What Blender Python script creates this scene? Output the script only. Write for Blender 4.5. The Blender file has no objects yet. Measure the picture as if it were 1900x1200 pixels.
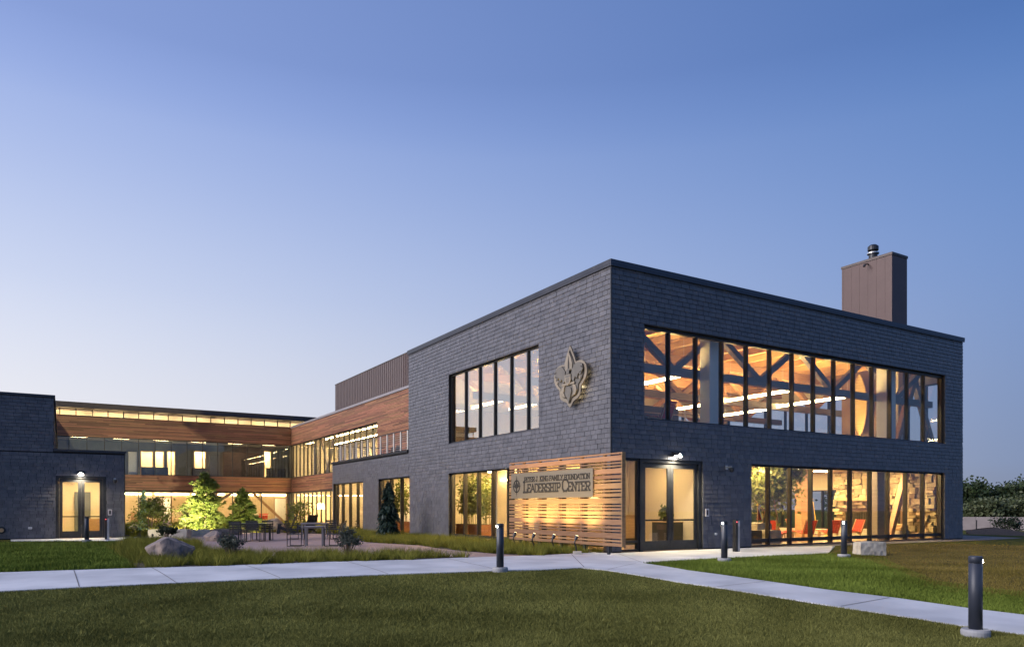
import bpy, bmesh, math, random
import numpy as np
from mathutils import Vector, Matrix
R_ = math.radians
rnd = random.Random(7)
nr = np.random.default_rng(11)
S = bpy.context.scene
COL = S.collection

# ---------------------------------------------------------------- camera
FP, CX, HY, CH = 1370.0, 950.0, 942.0, 1.4            # focal length / horizon in photo pixels (1900 wide), eye height
TH = math.atan((3196 - 950) / FP)
UX, UY = math.sin(TH), math.cos(TH)                    # +X of the place seen from the camera (right, forward)
VX, VY = -math.cos(TH), math.sin(TH)
D0 = FP * CH / 84.2
_c = ((1134 - CX) / FP * D0, D0)
CAMX = -(_c[0] * UX + _c[1] * UY); CAMY = -(_c[0] * VX + _c[1] * VY)
cd = bpy.data.cameras.new('camera'); cam = bpy.data.objects.new('camera', cd); COL.objects.link(cam)
cd.sensor_width = 36; cd.lens = 36 * FP / 1900; cd.shift_y = (HY - 600) / 1900; cd.clip_end = 3000; cd.clip_start = .1
cam.location = (CAMX, CAMY, CH)
cam.rotation_euler = (R_(90), 0, math.atan2(VY, UY) - R_(90))
S.camera = cam

# ---------------------------------------------------------------- sky, sun, exposure
W = bpy.data.worlds.new('World'); S.world = W; W.use_nodes = True
wn, wl = W.node_tree.nodes, W.node_tree.links
SUN_AZ = math.atan2(VY, UY) + R_(80)                   # dusk glow to the left of the view (math angle in the place)
SUN_EL = R_(2.2)
sky = wn.new('ShaderNodeTexSky'); sky.sky_type = 'NISHITA'; sky.sun_disc = False
sky.sun_elevation = SUN_EL; sky.sun_rotation = R_(90) - SUN_AZ
sky.air_density = 1.0; sky.dust_density = 0.6; sky.ozone_density = 4.0; sky.altitude = 300
tc = wn.new('ShaderNodeTexCoord'); sx = wn.new('ShaderNodeSeparateXYZ'); wl.new(tc.outputs['Generated'], sx.inputs[0])
def wmath(op, a, b=None, clamp=False):
    n = wn.new('ShaderNodeMath'); n.operation = op; n.use_clamp = clamp
    for i, q in enumerate((a, b)):
        if q is None: continue
        if isinstance(q, (int, float)): n.inputs[i].default_value = q
        else: wl.new(q, n.inputs[i])
    return n.outputs[0]
def wramp(stops):
    r = wn.new('ShaderNodeValToRGB'); e = r.color_ramp.elements; r.color_ramp.interpolation = 'B_SPLINE'
    while len(e) < len(stops): e.new(0.5)
    for k, (p, c) in zip(e, stops): k.position = p; k.color = (*c, 1)
    return r
el = wmath('DIVIDE', wmath('ARCSINE', sx.outputs['Z']), math.pi / 2, True)       # 0 at the horizon, 1 overhead
hl = wmath('SQRT', wmath('ADD', wmath('MULTIPLY', sx.outputs['X'], sx.outputs['X']), wmath('MULTIPLY', sx.outputs['Y'], sx.outputs['Y'])))
hl = wmath('MAXIMUM', hl, 1e-4)
caz = wmath('DIVIDE', wmath('ADD', wmath('MULTIPLY', sx.outputs['X'], math.cos(SUN_AZ)), wmath('MULTIPLY', sx.outputs['Y'], math.sin(SUN_AZ))), hl)
toward = wmath('DIVIDE', wmath('ADD', caz, 0.62), 1.32, True)
glow = wramp([(0, (.90, .85, .83)), (.09, (.80, .81, .885)), (.167, (.62, .69, .88)), (.28, (.335, .445, .79)), (.333, (.262, .362, .71)), (.6, (.12, .20, .46)), (1, (.05, .11, .30))])
away = wramp([(0, (.10, .15, .28)), (.033, (.115, .19, .37)), (.167, (.134, .263, .588)), (.28, (.082, .20, .50)), (.333, (.055, .153, .427)), (.6, (.045, .12, .34)), (1, (.05, .11, .30))])
wl.new(el, glow.inputs[0]); wl.new(el, away.inputs[0])
dusk = wn.new('ShaderNodeMix'); dusk.data_type = 'RGBA'
wl.new(toward, dusk.inputs[0]); wl.new(away.outputs[0], dusk.inputs[6]); wl.new(glow.outputs[0], dusk.inputs[7])
both = wn.new('ShaderNodeMix'); both.data_type = 'RGBA'; both.blend_type = 'ADD'; both.inputs[0].default_value = 0.01
wl.new(dusk.outputs[2], both.inputs[6]); wl.new(sky.outputs[0], both.inputs[7])
bg = wn['Background']; bg.inputs['Strength'].default_value = 1.0
wl.new(both.outputs[2], bg.inputs['Color'])
sd = bpy.data.lights.new('sun', 'SUN'); so = bpy.data.objects.new('sun', sd); COL.objects.link(so)
sd.energy = 3.3; sd.angle = R_(45); sd.color = (1.0, 0.93, 0.95)
SD_EL = R_(27); SD_AZ = SUN_AZ + R_(28)
so.rotation_euler = Vector((math.cos(SD_EL) * math.cos(SD_AZ), math.cos(SD_EL) * math.sin(SD_AZ), math.sin(SD_EL))).to_track_quat('Z', 'Y').to_euler()
S.view_settings.view_transform = 'Standard'; S.view_settings.look = 'None'
S.view_settings.exposure = 0.0; S.view_settings.gamma = 1.0; S.view_settings.use_curve_mapping = False
S.cycles.use_denoising = True; S.cycles.max_bounces = 7; S.cycles.diffuse_bounces = 3; S.cycles.glossy_bounces = 3
S.cycles.transparent_max_bounces = 24; S.cycles.caustics_reflective = False; S.cycles.caustics_refractive = False
S.cycles.sample_clamp_indirect = 4.0

# ---------------------------------------------------------------- pixels -> places
def ray(px):
    r = (px - CX) / FP
    return r * UX + UY, r * VX + VY
def onX(X, px, py=HY):                       # the point of the plane X = const seen at a photo pixel -> (Y, Z)
    a, b = ray(px); t = (X - CAMX) / a
    return CAMY + t * b, CH + t * (HY - py) / FP
def onY(Y, px, py=HY):
    a, b = ray(px); t = (Y - CAMY) / b
    return CAMX + t * a, CH + t * (HY - py) / FP
def fwd(X, Y): return (X - CAMX) * UY + (Y - CAMY) * VY
def sstep(t): t = np.clip(t, 0, 1); return t * t * (3 - 2 * t)
def gz(X, Y):                                # height of the ground
    X = np.asarray(X, float); Y = np.asarray(Y, float)
    w = fwd(X, Y)
    z = -0.32 * sstep((17.5 - w) / 8.5)
    z = z - 2.6 * sstep((X - 21) / 70)
    z = z + 0.30 * np.exp(-(((X + 4.0) / 5.0) ** 2 + ((Y - 42.5) / 4.0) ** 2))      # planted berm in the courtyard
    z = z - 0.10 * np.exp(-(((X - 6) / 4.0) ** 2 + ((Y + 8) / 2.6) ** 2))           # shallow swale
    return z
def onG(px, py):
    z = 0.0
    a, b = ray(px)
    for _ in range(30):
        t = FP * (CH - z) / (py - HY)
        X, Y = CAMX + t * a, CAMY + t * b
        z = 0.5 * z + 0.5 * float(gz(X, Y))
    return X, Y
def atG(px, py):
    X, Y = onG(px, py); return X, Y, float(gz(X, Y))
def atdepth(px, w):
    a, b = ray(px); return CAMX + w * a, CAMY + w * b

# ---------------------------------------------------------------- mesh helpers
class MB:
    def __init__(s): s.v = []; s.f = []
    def box(s, x0, x1, y0, y1, z0, z1):
        n = len(s.v)
        x0, x1 = min(x0, x1), max(x0, x1); y0, y1 = min(y0, y1), max(y0, y1); z0, z1 = min(z0, z1), max(z0, z1)
        s.v += [(x0, y0, z0), (x1, y0, z0), (x1, y1, z0), (x0, y1, z0), (x0, y0, z1), (x1, y0, z1), (x1, y1, z1), (x0, y1, z1)]
        s.f += [(n, n+3, n+2, n+1), (n+4, n+5, n+6, n+7), (n, n+1, n+5, n+4), (n+1, n+2, n+6, n+5), (n+2, n+3, n+7, n+6), (n+3, n, n+4, n+7)]
        return s
    def bar(s, p, q, w, h, up=(0, 0, 1)):     # rectangular bar from p to q, w sideways, h along up
        p, q = Vector(p), Vector(q); d = (q - p).normalized(); u = Vector(up)
        a = d.cross(u)
        if a.length < 1e-4: a = d.cross(Vector((1, 0, 0)))
        a.normalize(); b = a.cross(d).normalized()
        n = len(s.v)
        for c in (p, q):
            for i, j in ((-1, -1), (1, -1), (1, 1), (-1, 1)): s.v.append(tuple(c + a * (w / 2 * i) + b * (h / 2 * j)))
        s.f += [(n, n+1, n+2, n+3), (n+7, n+6, n+5, n+4)] + [(n + (i+1) % 4, n + i, n+4+i, n+4+(i+1) % 4) for i in range(4)]
        return s
    def cyl(s, p, q, r0, r1=None, n=12, cap=True):
        r1 = r0 if r1 is None else r1
        p, q = Vector(p), Vector(q); d = (q - p).normalized()
        a = d.orthogonal().normalized(); b = d.cross(a)
        k = len(s.v)
        for c, r in ((p, r0), (q, r1)):
            for i in range(n):
                t = 2 * math.pi * i / n
                s.v.append(tuple(c + a * (r * math.cos(t)) + b * (r * math.sin(t))))
        s.f += [(k + i, k + (i+1) % n, k + n + (i+1) % n, k + n + i) for i in range(n)]
        if cap: s.f += [tuple(k + n - 1 - i for i in range(n)), tuple(k + n + i for i in range(n))]
        return s
    def lathe(s, prof, n=20, c=(0, 0, 0)):    # (r, z) profile
        k = len(s.v)
        for r, z in prof:
            for i in range(n):
                t = 2 * math.pi * i / n; s.v.append((c[0] + r * math.cos(t), c[1] + r * math.sin(t), c[2] + z))
        for j in range(len(prof) - 1):
            for i in range(n): s.f.append((k + j*n + i, k + j*n + (i+1) % n, k + (j+1)*n + (i+1) % n, k + (j+1)*n + i))
        s.f.append(tuple(k + n - 1 - i for i in range(n))); s.f.append(tuple(k + (len(prof)-1)*n + i for i in range(n)))
        return s
    def tube(s, pts, rads, n=7):
        for i in range(len(pts) - 1): s.cyl(pts[i], pts[i+1], rads[i], rads[i+1], n, cap=(i in (0, len(pts) - 2)))
        return s
    def prism(s, poly, o, eu, ev, en, d0, d1): # 2D outline in the (eu, ev) plane, extruded along en from d0 to d1
        o, eu, ev, en = map(Vector, (o, eu, ev, en)); n = len(poly); k = len(s.v)
        ar = sum(poly[i][0]*poly[(i+1) % n][1] - poly[(i+1) % n][0]*poly[i][1] for i in range(n))
        if (ar < 0) != (eu.cross(ev).dot(en) < 0): poly = poly[::-1]
        for d in (d0, d1):
            for x, y in poly: s.v.append(tuple(o + eu * x + ev * y + en * d))
        s.f += [tuple(k + n - 1 - i for i in range(n)), tuple(k + n + i for i in range(n))]
        s.f += [(k + i, k + (i+1) % n, k + n + (i+1) % n, k + n + i) for i in range(n)]
        return s
    def quad(s, a, b, c, d):
        n = len(s.v); s.v += [tuple(a), tuple(b), tuple(c), tuple(d)]; s.f.append((n, n+1, n+2, n+3)); return s
    def build(s, name, m, parent=None, kind=None, smooth=False, loc=None):
        me = bpy.data.meshes.new(name); me.from_pydata(s.v, [], s.f); me.validate(); me.update()
        return link(name, me, m, parent, kind, smooth, loc)
def link(name, me, m, parent=None, kind=None, smooth=False, loc=None):
    if m is not None and not me.materials: me.materials.append(m)
    if smooth: me.polygons.foreach_set('use_smooth', [True] * len(me.polygons))
    o = bpy.data.objects.new(name, me); COL.objects.link(o)
    if parent is not None: o.parent = parent
    if kind: o['kind'] = kind
    if loc is not None: o.location = loc
    return o
def npmesh(name, V, F, m, parent=None, kind=None, loc=None, smooth=False, attr=None):
    V = np.asarray(V, np.float32); F = np.asarray(F, np.int32); k = F.shape[1]
    me = bpy.data.meshes.new(name)
    me.vertices.add(len(V)); me.vertices.foreach_set('co', V.ravel())
    me.loops.add(F.size); me.loops.foreach_set('vertex_index', F.ravel())
    me.polygons.add(len(F)); me.polygons.foreach_set('loop_start', np.arange(0, F.size, k, dtype=np.int32))
    me.polygons.foreach_set('loop_total', np.full(len(F), k, np.int32))
    if attr is not None:
        at = me.attributes.new('tone', 'FLOAT', 'FACE'); at.data.foreach_set('value', np.asarray(attr, np.float32))
    me.update(calc_edges=True); me.validate()
    return link(name, me, m, parent, kind, smooth, loc)
def box(name, m, parent, *a, **k): return MB().box(*a).build(name, m, parent, **k)
def thing(name, label, cat, loc=(0, 0, 0), rz=0, group=None):
    o = bpy.data.objects.new(name, None); COL.objects.link(o); o.location = loc; o.rotation_euler = (0, 0, rz); o.empty_display_size = .2
    return tag(o, label, cat, group)
def tag(o, label, cat, group=None):
    o['label'] = label; o['category'] = cat
    if group: o['group'] = group
    return o
def copy_tree(o, parent=None):
    c = o.copy(); COL.objects.link(c); c.parent = parent
    for ch in [q for q in o.children]: copy_tree(ch, c)
    return c
def light(name, typ, parent, loc, energy, color, aim=None, size=.1, spot=None, blend=.5):
    l = bpy.data.lights.new(name, typ); l.energy = energy; l.color = color
    if typ == 'AREA': l.size = size
    else: l.shadow_soft_size = size
    if spot: l.spot_size = R_(spot); l.spot_blend = blend
    o = bpy.data.objects.new(name, l); COL.objects.link(o); o.parent = parent; o.location = loc
    if aim is not None: o.rotation_euler = (Vector(loc) - Vector(aim)).to_track_quat('Z', 'Y').to_euler()
    return o

# ---------------------------------------------------------------- materials
def newmat(name):
    m = bpy.data.materials.new(name); m.use_nodes = True
    n = m.node_tree.nodes; return m, n, m.node_tree.links, n['Principled BSDF']
def setramp(r, stops):
    e = r.color_ramp.elements
    while len(e) < len(stops): e.new(.5)
    for k, (p, c) in zip(e, stops): k.position = p; k.color = (*c, 1)
def pm(name, c0, c1, rough=.6, metal=0., scale=4., stretch=(1, 1, 1), detail=5., bump=0., bscale=None, vary=0., spec=.5, tone=None, hue=0., sss=0., lo=.3, hi=.7, rvar=0., bdist=.02):
    """two colours through noise; vary: lightness change from piece to piece; tone: per-face attribute picks the colour"""
    m, n, l, b = newmat(name)
    geo = n.new('ShaderNodeNewGeometry'); mp = n.new('ShaderNodeMapping'); l.new(geo.outputs['Position'], mp.inputs[0])
    mp.inputs['Scale'].default_value = stretch
    nz = n.new('ShaderNodeTexNoise'); nz.inputs['Scale'].default_value = scale; nz.inputs['Detail'].default_value = detail; l.new(mp.outputs[0], nz.inputs[0])
    rp = n.new('ShaderNodeValToRGB'); setramp(rp, [(lo, c0), (hi, c1)])
    fac = nz.outputs[0]
    if tone:
        at = n.new('ShaderNodeAttribute'); at.attribute_name = 'tone'
        mx = n.new('ShaderNodeMath'); mx.operation = 'MULTIPLY_ADD'; mx.inputs[1].default_value = .35; l.new(fac, mx.inputs[0])
        ml = n.new('ShaderNodeMath'); ml.operation = 'MULTIPLY'; ml.inputs[1].default_value = .65; l.new(at.outputs['Fac'], ml.inputs[0]); l.new(ml.outputs[0], mx.inputs[2]); fac = mx.outputs[0]
    l.new(fac, rp.inputs[0]); col = rp.outputs[0]
    if vary or hue:
        oi = n.new('ShaderNodeObjectInfo'); ad = n.new('ShaderNodeMath'); ad.operation = 'ADD'
        l.new(geo.outputs['Random Per Island'], ad.inputs[0]); l.new(oi.outputs['Random'], ad.inputs[1])
        fr = n.new('ShaderNodeMath'); fr.operation = 'FRACT'; l.new(ad.outputs[0], fr.inputs[0])
        hs = n.new('ShaderNodeHueSaturation'); mr = n.new('ShaderNodeMapRange'); mr.inputs[3].default_value = 1 - vary; mr.inputs[4].default_value = 1 + vary
        l.new(fr.outputs[0], mr.inputs[0]); l.new(mr.outputs[0], hs.inputs['Value']); l.new(col, hs.inputs['Color']); col = hs.outputs[0]
        if hue:
            m2 = n.new('ShaderNodeMath'); m2.operation = 'MULTIPLY'; m2.inputs[1].default_value = 7.31; l.new(fr.outputs[0], m2.inputs[0])
            f2 = n.new('ShaderNodeMath'); f2.operation = 'FRACT'; l.new(m2.outputs[0], f2.inputs[0])
            r2 = n.new('ShaderNodeMapRange'); r2.inputs[3].default_value = .5 - hue; r2.inputs[4].default_value = .5 + hue; l.new(f2.outputs[0], r2.inputs[0]); l.new(r2.outputs[0], hs.inputs['Hue'])
    l.new(col, b.inputs['Base Color']); b.inputs['Roughness'].default_value = rough; b.inputs['Metallic'].default_value = metal
    b.inputs['Specular IOR Level'].default_value = spec
    if rvar:
        rr = n.new('ShaderNodeMapRange'); rr.inputs[3].default_value = rough - rvar; rr.inputs[4].default_value = rough + rvar; l.new(nz.outputs[0], rr.inputs[0]); l.new(rr.outputs[0], b.inputs['Roughness'])
    if bump:
        nb = n.new('ShaderNodeTexNoise'); nb.inputs['Scale'].default_value = bscale or scale * 4; nb.inputs['Detail'].default_value = 6; l.new(mp.outputs[0], nb.inputs[0])
        bp = n.new('ShaderNodeBump'); bp.inputs['Strength'].default_value = bump; bp.inputs['Distance'].default_value = bdist; l.new(nb.outputs[0], bp.inputs['Height']); l.new(bp.outputs[0], b.inputs['Normal'])
    return m
def emat(name, col, s):
    m, n, l, b = newmat(name); b.inputs['Base Color'].default_value = (.8, .8, .8, 1)
    b.inputs['Emission Color'].default_value = (*col, 1); b.inputs['Emission Strength'].default_value = s; return m
def leafmat(name, c0, c1, trans=.35, rough=.5):
    m = pm(name, c0, c1, rough=rough, scale=1.5, vary=.35, hue=.02, spec=.35)
    n, l = m.node_tree.nodes, m.node_tree.links; b = n['Principled BSDF']; out = n['Material Output']
    tr = n.new('ShaderNodeBsdfTranslucent'); mx = n.new('ShaderNodeMixShader'); mx.inputs[0].default_value = trans
    src = b.inputs['Base Color'].links[0].from_socket; l.new(src, tr.inputs[0])
    l.new(b.outputs[0], mx.inputs[1]); l.new(tr.outputs[0], mx.inputs[2]); l.new(mx.outputs[0], out.inputs[0]); return m
def glassmat(name, tint, boost=0.0):
    m = bpy.data.materials.new(name); m.use_nodes = True; n = m.node_tree.nodes; l = m.node_tree.links; n.remove(n['Principled BSDF'])
    geo = n.new('ShaderNodeNewGeometry'); d = n.new('ShaderNodeVectorMath'); d.operation = 'DOT_PRODUCT'; l.new(geo.outputs['Normal'], d.inputs[0]); l.new(geo.outputs['Incoming'], d.inputs[1])
    def mt(op, a, b=None):
        q = n.new('ShaderNodeMath'); q.operation = op; q.use_clamp = op in ('MULTIPLY_ADD',)
        for i, s in enumerate((a, b)):
            if s is None: continue
            if isinstance(s, (int, float)): q.inputs[i].default_value = s
            else: l.new(s, q.inputs[i])
        return q
    ab = mt('ABSOLUTE', d.outputs['Value']); om = mt('SUBTRACT', 1., ab.outputs[0]); pw = mt('POWER', om.outputs[0], 5.)
    fr = mt('MULTIPLY_ADD', pw.outputs[0], .95 - boost); fr.inputs[2].default_value = .045 + boost
    t = n.new('ShaderNodeBsdfTransparent'); t.inputs[0].default_value = (*tint, 1); g = n.new('ShaderNodeBsdfGlossy'); g.inputs['Roughness'].default_value = 0.0
    mx = n.new('ShaderNodeMixShader'); l.new(fr.outputs[0], mx.inputs[0]); l.new(t.outputs[0], mx.inputs[1]); l.new(g.outputs[0], mx.inputs[2]); l.new(mx.outputs[0], n['Material Output'].inputs[0])
    return m
M = {}
M['slate'] = pm('slate', (.088, .086, .095), (.135, .131, .143), rough=.40, scale=3.2, vary=.15, bump=.25, bscale=22, spec=.55, rvar=.12)
M['backing'] = pm('backing', (.012, .012, .014), (.02, .02, .022), rough=.8, scale=2)
M['coping'] = pm('coping', (.055, .058, .07), (.07, .072, .085), rough=.35, metal=.6, scale=1.5, rvar=.08)
M['coping_light'] = pm('coping_light', (.33, .30, .31), (.38, .35, .36), rough=.4, metal=.5, scale=1.5)
M['black'] = pm('black_frame', (.016, .016, .018), (.026, .026, .028), rough=.38, scale=5, rvar=.1)
M['darkmetal'] = pm('dark_metal', (.03, .032, .037), (.045, .047, .053), rough=.4, metal=.3, scale=6)
M['bronze'] = pm('bronze_trim', (.07, .055, .05), (.09, .07, .062), rough=.42, metal=.4, scale=3)
M['glass'] = glassmat('glass', (.965, .97, .965), .03)
M['coated'] = glassmat('coated_glass', (.95, .95, .94), .44)
M['cedar'] = pm('cedar', (.23, .095, .045), (.34, .155, .075), rough=.55, scale=2.2, stretch=(.5, .5, 9), vary=.42, hue=.012, bump=.15, bscale=30)
M['screenwood'] = pm('screen_wood', (.27, .145, .065), (.38, .215, .105), rough=.5, scale=3., stretch=(1, .6, 8), vary=.22, hue=.01, bump=.2, bscale=20)
M['glulam'] = pm('glulam', (.36, .20, .11), (.46, .27, .15), rough=.5, scale=3, stretch=(.5, .5, 5), vary=.12)
M['greywood'] = pm('grey_stained_wood', (.19, .165, .15), (.25, .215, .195), rough=.5, scale=3, stretch=(.5, .5, 5), vary=.1)
M['deck'] = pm('deck_wood', (.48, .27, .10), (.64, .38, .15), rough=.5, scale=2.5, stretch=(7, .6, 1), vary=.16)
M['cream'] = pm('cream_plaster', (.70, .62, .48), (.74, .66, .52), rough=.8, scale=2)
M['beige'] = pm('beige_plaster', (.62, .52, .37), (.67, .56, .40), rough=.8, scale=1.2)
M['white'] = pm('white_plaster', (.72, .71, .68), (.77, .76, .73), rough=.75, scale=2)
M['greyroom'] = pm('grey_plaster', (.11, .13, .145), (.14, .16, .175), rough=.8, scale=2)
M['oak'] = pm('oak', (.46, .29, .15), (.58, .38, .20), rough=.45, scale=3, stretch=(1, 1, 6), vary=.12)
M['floor'] = pm('timber_floor', (.32, .20, .11), (.42, .27, .15), rough=.35, scale=3, stretch=(1, 6, 1), vary=.1)
M['carpet'] = pm('grey_carpet', (.14, .14, .145), (.2, .2, .2), rough=.95, scale=8)
M['concrete'] = pm('concrete', (.46, .465, .48), (.67, .67, .68), rough=.75, scale=.75, bump=.12, bscale=30, detail=9, lo=.34, hi=.66)
M['patio'] = pm('patio_concrete', (.30, .205, .185), (.38, .265, .235), rough=.7, scale=1.6, bump=.15, bscale=40, detail=8)
M['lawn'] = pm('lawn', (.062, .066, .016), (.10, .104, .026), rough=.95, spec=.03, scale=2.2, bump=.4, bscale=60, detail=9)
M['soil'] = pm('mulch', (.03, .02, .014), (.06, .042, .03), rough=.95, scale=6, bump=.5, bscale=40, detail=8)
M['dry'] = pm('dry_lawn', (.10, .075, .03), (.15, .12, .045), rough=.95, spec=.03, scale=1.6, bump=.4, bscale=50, detail=9)
M['gravel'] = pm('gravel', (.13, .12, .115), (.22, .2, .19), rough=.9, scale=14, bump=.5, bscale=60)
M['blade'] = pm('grass_blade', (.068, .070, .016), (.295, .29, .085), rough=.8, scale=.9, tone=True, spec=.06, lo=.2, hi=.85)
M['bladefresh'] = pm('fresh_grass_blade', (.060, .085, .010), (.24, .31, .055), rough=.8, scale=.9, tone=True, spec=.06, lo=.2, hi=.85)
M['bladedry'] = pm('dry_grass_blade', (.09, .075, .012), (.28, .21, .06), rough=.8, scale=.8, tone=True, spec=.06, lo=.2, hi=.85)
M['sedge'] = pm('sedge_blade', (.08, .09, .012), (.34, .32, .06), rough=.75, scale=1.2, tone=True, spec=.08, lo=.15, hi=.85)
M['bark'] = pm('bark', (.09, .065, .045), (.16, .12, .085), rough=.9, scale=9, bump=.6, bscale=25)
M['leaf'] = leafmat('leaf', (.10, .13, .025), (.18, .20, .045))
M['leafdark'] = leafmat('dark_leaf', (.030, .045, .022), (.055, .075, .035), trans=.2)
M['needle'] = leafmat('needle', (.085, .12, .022), (.17, .20, .04), trans=.2)
M['needledark'] = leafmat('dark_needle', (.018, .040, .030), (.035, .065, .045), trans=.1)
M['leafgrey'] = leafmat('grey_leaf', (.06, .075, .06), (.10, .12, .09), trans=.2)
M['fartree'] = leafmat('far_leaf', (.030, .050, .018), (.060, .085, .030), trans=.25)
M['fartree2'] = leafmat('far_pale_leaf', (.085, .105, .045), (.13, .15, .07), trans=.25)
M['indoorleaf'] = leafmat('indoor_leaf', (.17, .20, .06), (.30, .32, .12), trans=.3)
M['granite'] = pm('granite', (.085, .08, .09), (.40, .30, .24), rough=.8, scale=3.4, bump=1.0, bscale=5, detail=10, lo=.34, hi=.66, bdist=.09)
M['limestone'] = pm('limestone', (.40, .355, .285), (.60, .55, .46), rough=.8, scale=3, bump=1.0, bscale=7, detail=9, vary=.12, bdist=.05)
M['ledgestone'] = pm('ledgestone', (.36, .27, .15), (.58, .47, .30), rough=.8, scale=4, bump=.7, bscale=14, detail=8, vary=.4, hue=.015)
M['chimney'] = pm('chimney_metal', (.088, .052, .046), (.10, .06, .053), rough=.45, metal=.2, scale=1.2)
M['plaque'] = pm('brushed_steel', (.44, .38, .29), (.52, .45, .35), rough=.38, metal=.9, scale=2, stretch=(1, 1, 40))
M['cutshade'] = pm('cutout_shade', (.010, .009, .008), (.016, .014, .012), rough=.6, scale=4)  # near-black colour stands for the shade inside the cut-out lettering
M['emblem'] = pm('emblem_metal', (.29, .245, .185), (.36, .305, .235), rough=.4, metal=.55, scale=3)
M['emblemmid'] = pm('emblem_inner', (.15, .14, .125), (.20, .185, .165), rough=.45, metal=.5, scale=3)
M['emblemdark'] = pm('emblem_recess', (.03, .026, .022), (.05, .042, .036), rough=.5, metal=.3, scale=3)
M['steel'] = pm('brushed_post', (.55, .54, .52), (.62, .61, .59), rough=.35, metal=.8, scale=4)
M['bollard'] = pm('bollard_paint', (.030, .036, .052), (.038, .044, .062), rough=.42, scale=3, rvar=.06)
M['red'] = pm('red_webbing', (.55, .028, .018), (.66, .045, .028), rough=.7, scale=6, vary=.08)
M['tabletop'] = pm('grey_tabletop', (.20, .19, .195), (.26, .25, .25), rough=.4, scale=3)
M['planter'] = pm('rust_planter', (.20, .085, .04), (.28, .125, .06), rough=.7, scale=4)
M['cloth'] = pm('flag_cloth', (.02, .025, .07), (.035, .045, .12), rough=.8, scale=3)
M['goldcloth'] = pm('flag_fringe', (.70, .48, .06), (.8, .58, .1), rough=.7, scale=8)
M['redcloth'] = pm('flag_stripe', (.5, .04, .05), (.6, .07, .07), rough=.8, scale=8)
M['birch'] = pm('birch_bark_canoe', (.70, .48, .18), (.82, .60, .27), rough=.6, scale=2, stretch=(1, 1, 8))
M['soundwall'] = pm('concrete_sound_wall', (.26, .22, .21), (.33, .285, .27), rough=.85, scale=.5, stretch=(1, 1, 3))
M['asphalt'] = pm('asphalt', (.045, .045, .048), (.06, .06, .062), rough=.9, scale=2)
M['plastic'] = pm('pale_plastic', (.62, .58, .57), (.68, .64, .63), rough=.5, scale=3)
M['warm'] = emat('warm_lamp', (1.0, .70, .30), 130)
M['warmsoft'] = emat('warm_panel', (1.0, .72, .36), 48)
M['white_lamp'] = emat('white_lamp', (1.0, .80, .42), 34)
M['cool_lamp'] = emat('cool_lamp', (1.0, .92, .78), 60)
M['uplight'] = emat('added_uplight', (1.0, .66, .24), 430)
M['panel_lamp'] = emat('soft_ceiling_panel', (1.0, .74, .36), 20)
M['post'] = pm('lit_pale_post', (.74, .70, .62), (.80, .76, .68), rough=.4, scale=4)  # steel posts coloured paler so they look lit
M['footing'] = pm('footing_concrete', (.30, .30, .315), (.38, .38, .39), rough=.8, scale=6, bump=.2)
M['breast'] = pm('dark_panelling', (.20, .12, .08), (.26, .16, .105), rough=.5, scale=2, stretch=(1, 1, .3))
M['signlens'] = emat('sign_lens', (1.0, .75, .35), 8)
M['led'] = emat('led', (1.0, .93, .8), 90)
M['redled'] = emat('red_indicator', (1.0, .05, .02), 3.0)
WARM = (1.0, .70, .34)

# ================================================================ ground, paths, beds
def pip(X, Y, poly):                          # points in polygon (numpy)
    X = np.asarray(X); Y = np.asarray(Y); ins = np.zeros(X.shape, bool); n = len(poly)
    for i in range(n):
        (x1, y1), (x2, y2) = poly[i], poly[(i + 1) % n]
        c = ((y1 > Y) != (y2 > Y)); d = (y2 - y1) if abs(y2 - y1) > 1e-9 else 1e-9
        ins ^= c & (X < (x2 - x1) * (Y - y1) / d + x1)
    return ins
def sheet(name, poly, m, off, kind='structure', thick=0.0, step=.9):
    bm = bmesh.new()
    f = bm.faces.new([bm.verts.new((x, y, 0)) for x, y in poly])
    bm.normal_update()
    if f.normal.z < 0: f.normal_flip()
    bmesh.ops.triangulate(bm, faces=bm.faces[:])
    for _ in range(6):
        long = [e for e in bm.edges if e.calc_length() > step and min(fwd(v.co.x, v.co.y) for v in e.verts) < 26]
        if not long: break
        bmesh.ops.subdivide_edges(bm, edges=long, cuts=1); bmesh.ops.triangulate(bm, faces=[q for q in bm.faces if len(q.verts) > 3])
    for v in bm.verts: v.co.z = float(gz(v.co.x, v.co.y)) + off
    if thick:
        r = bmesh.ops.extrude_face_region(bm, geom=bm.faces[:])
        for v in [g for g in r['geom'] if isinstance(g, bmesh.types.BMVert)]: v.co.z -= thick
        bmesh.ops.recalc_face_normals(bm, faces=bm.faces[:])
    me = bpy.data.meshes.new(name); bm.to_mesh(me); bm.free()
    return link(name, me, m, None, kind)
G = lambda L: [onG(a, b) for a, b in L]
# main ground: one graded sheet to the horizon
gx = np.unique(np.concatenate([np.linspace(-900, -40, 8), np.arange(-40, 30, 1.0), np.arange(30, 110, 5.), np.linspace(110, 1500, 10)]))
gy = np.unique(np.concatenate([np.linspace(-600, -25, 7), np.arange(-25, 62, 1.0), np.linspace(62, 1800, 14)]))
GX, GY = np.meshgrid(gx, gy, indexing='ij'); GV = np.stack([GX, GY, gz(GX, GY)], -1).reshape(-1, 3)
ii, jj = np.meshgrid(np.arange(len(gx) - 1), np.arange(len(gy) - 1), indexing='ij'); b0 = (ii * len(gy) + jj).ravel()
npmesh('ground', GV, np.stack([b0, b0 + len(gy), b0 + len(gy) + 1, b0 + 1], -1), M['lawn'], kind='structure', smooth=True)

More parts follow.
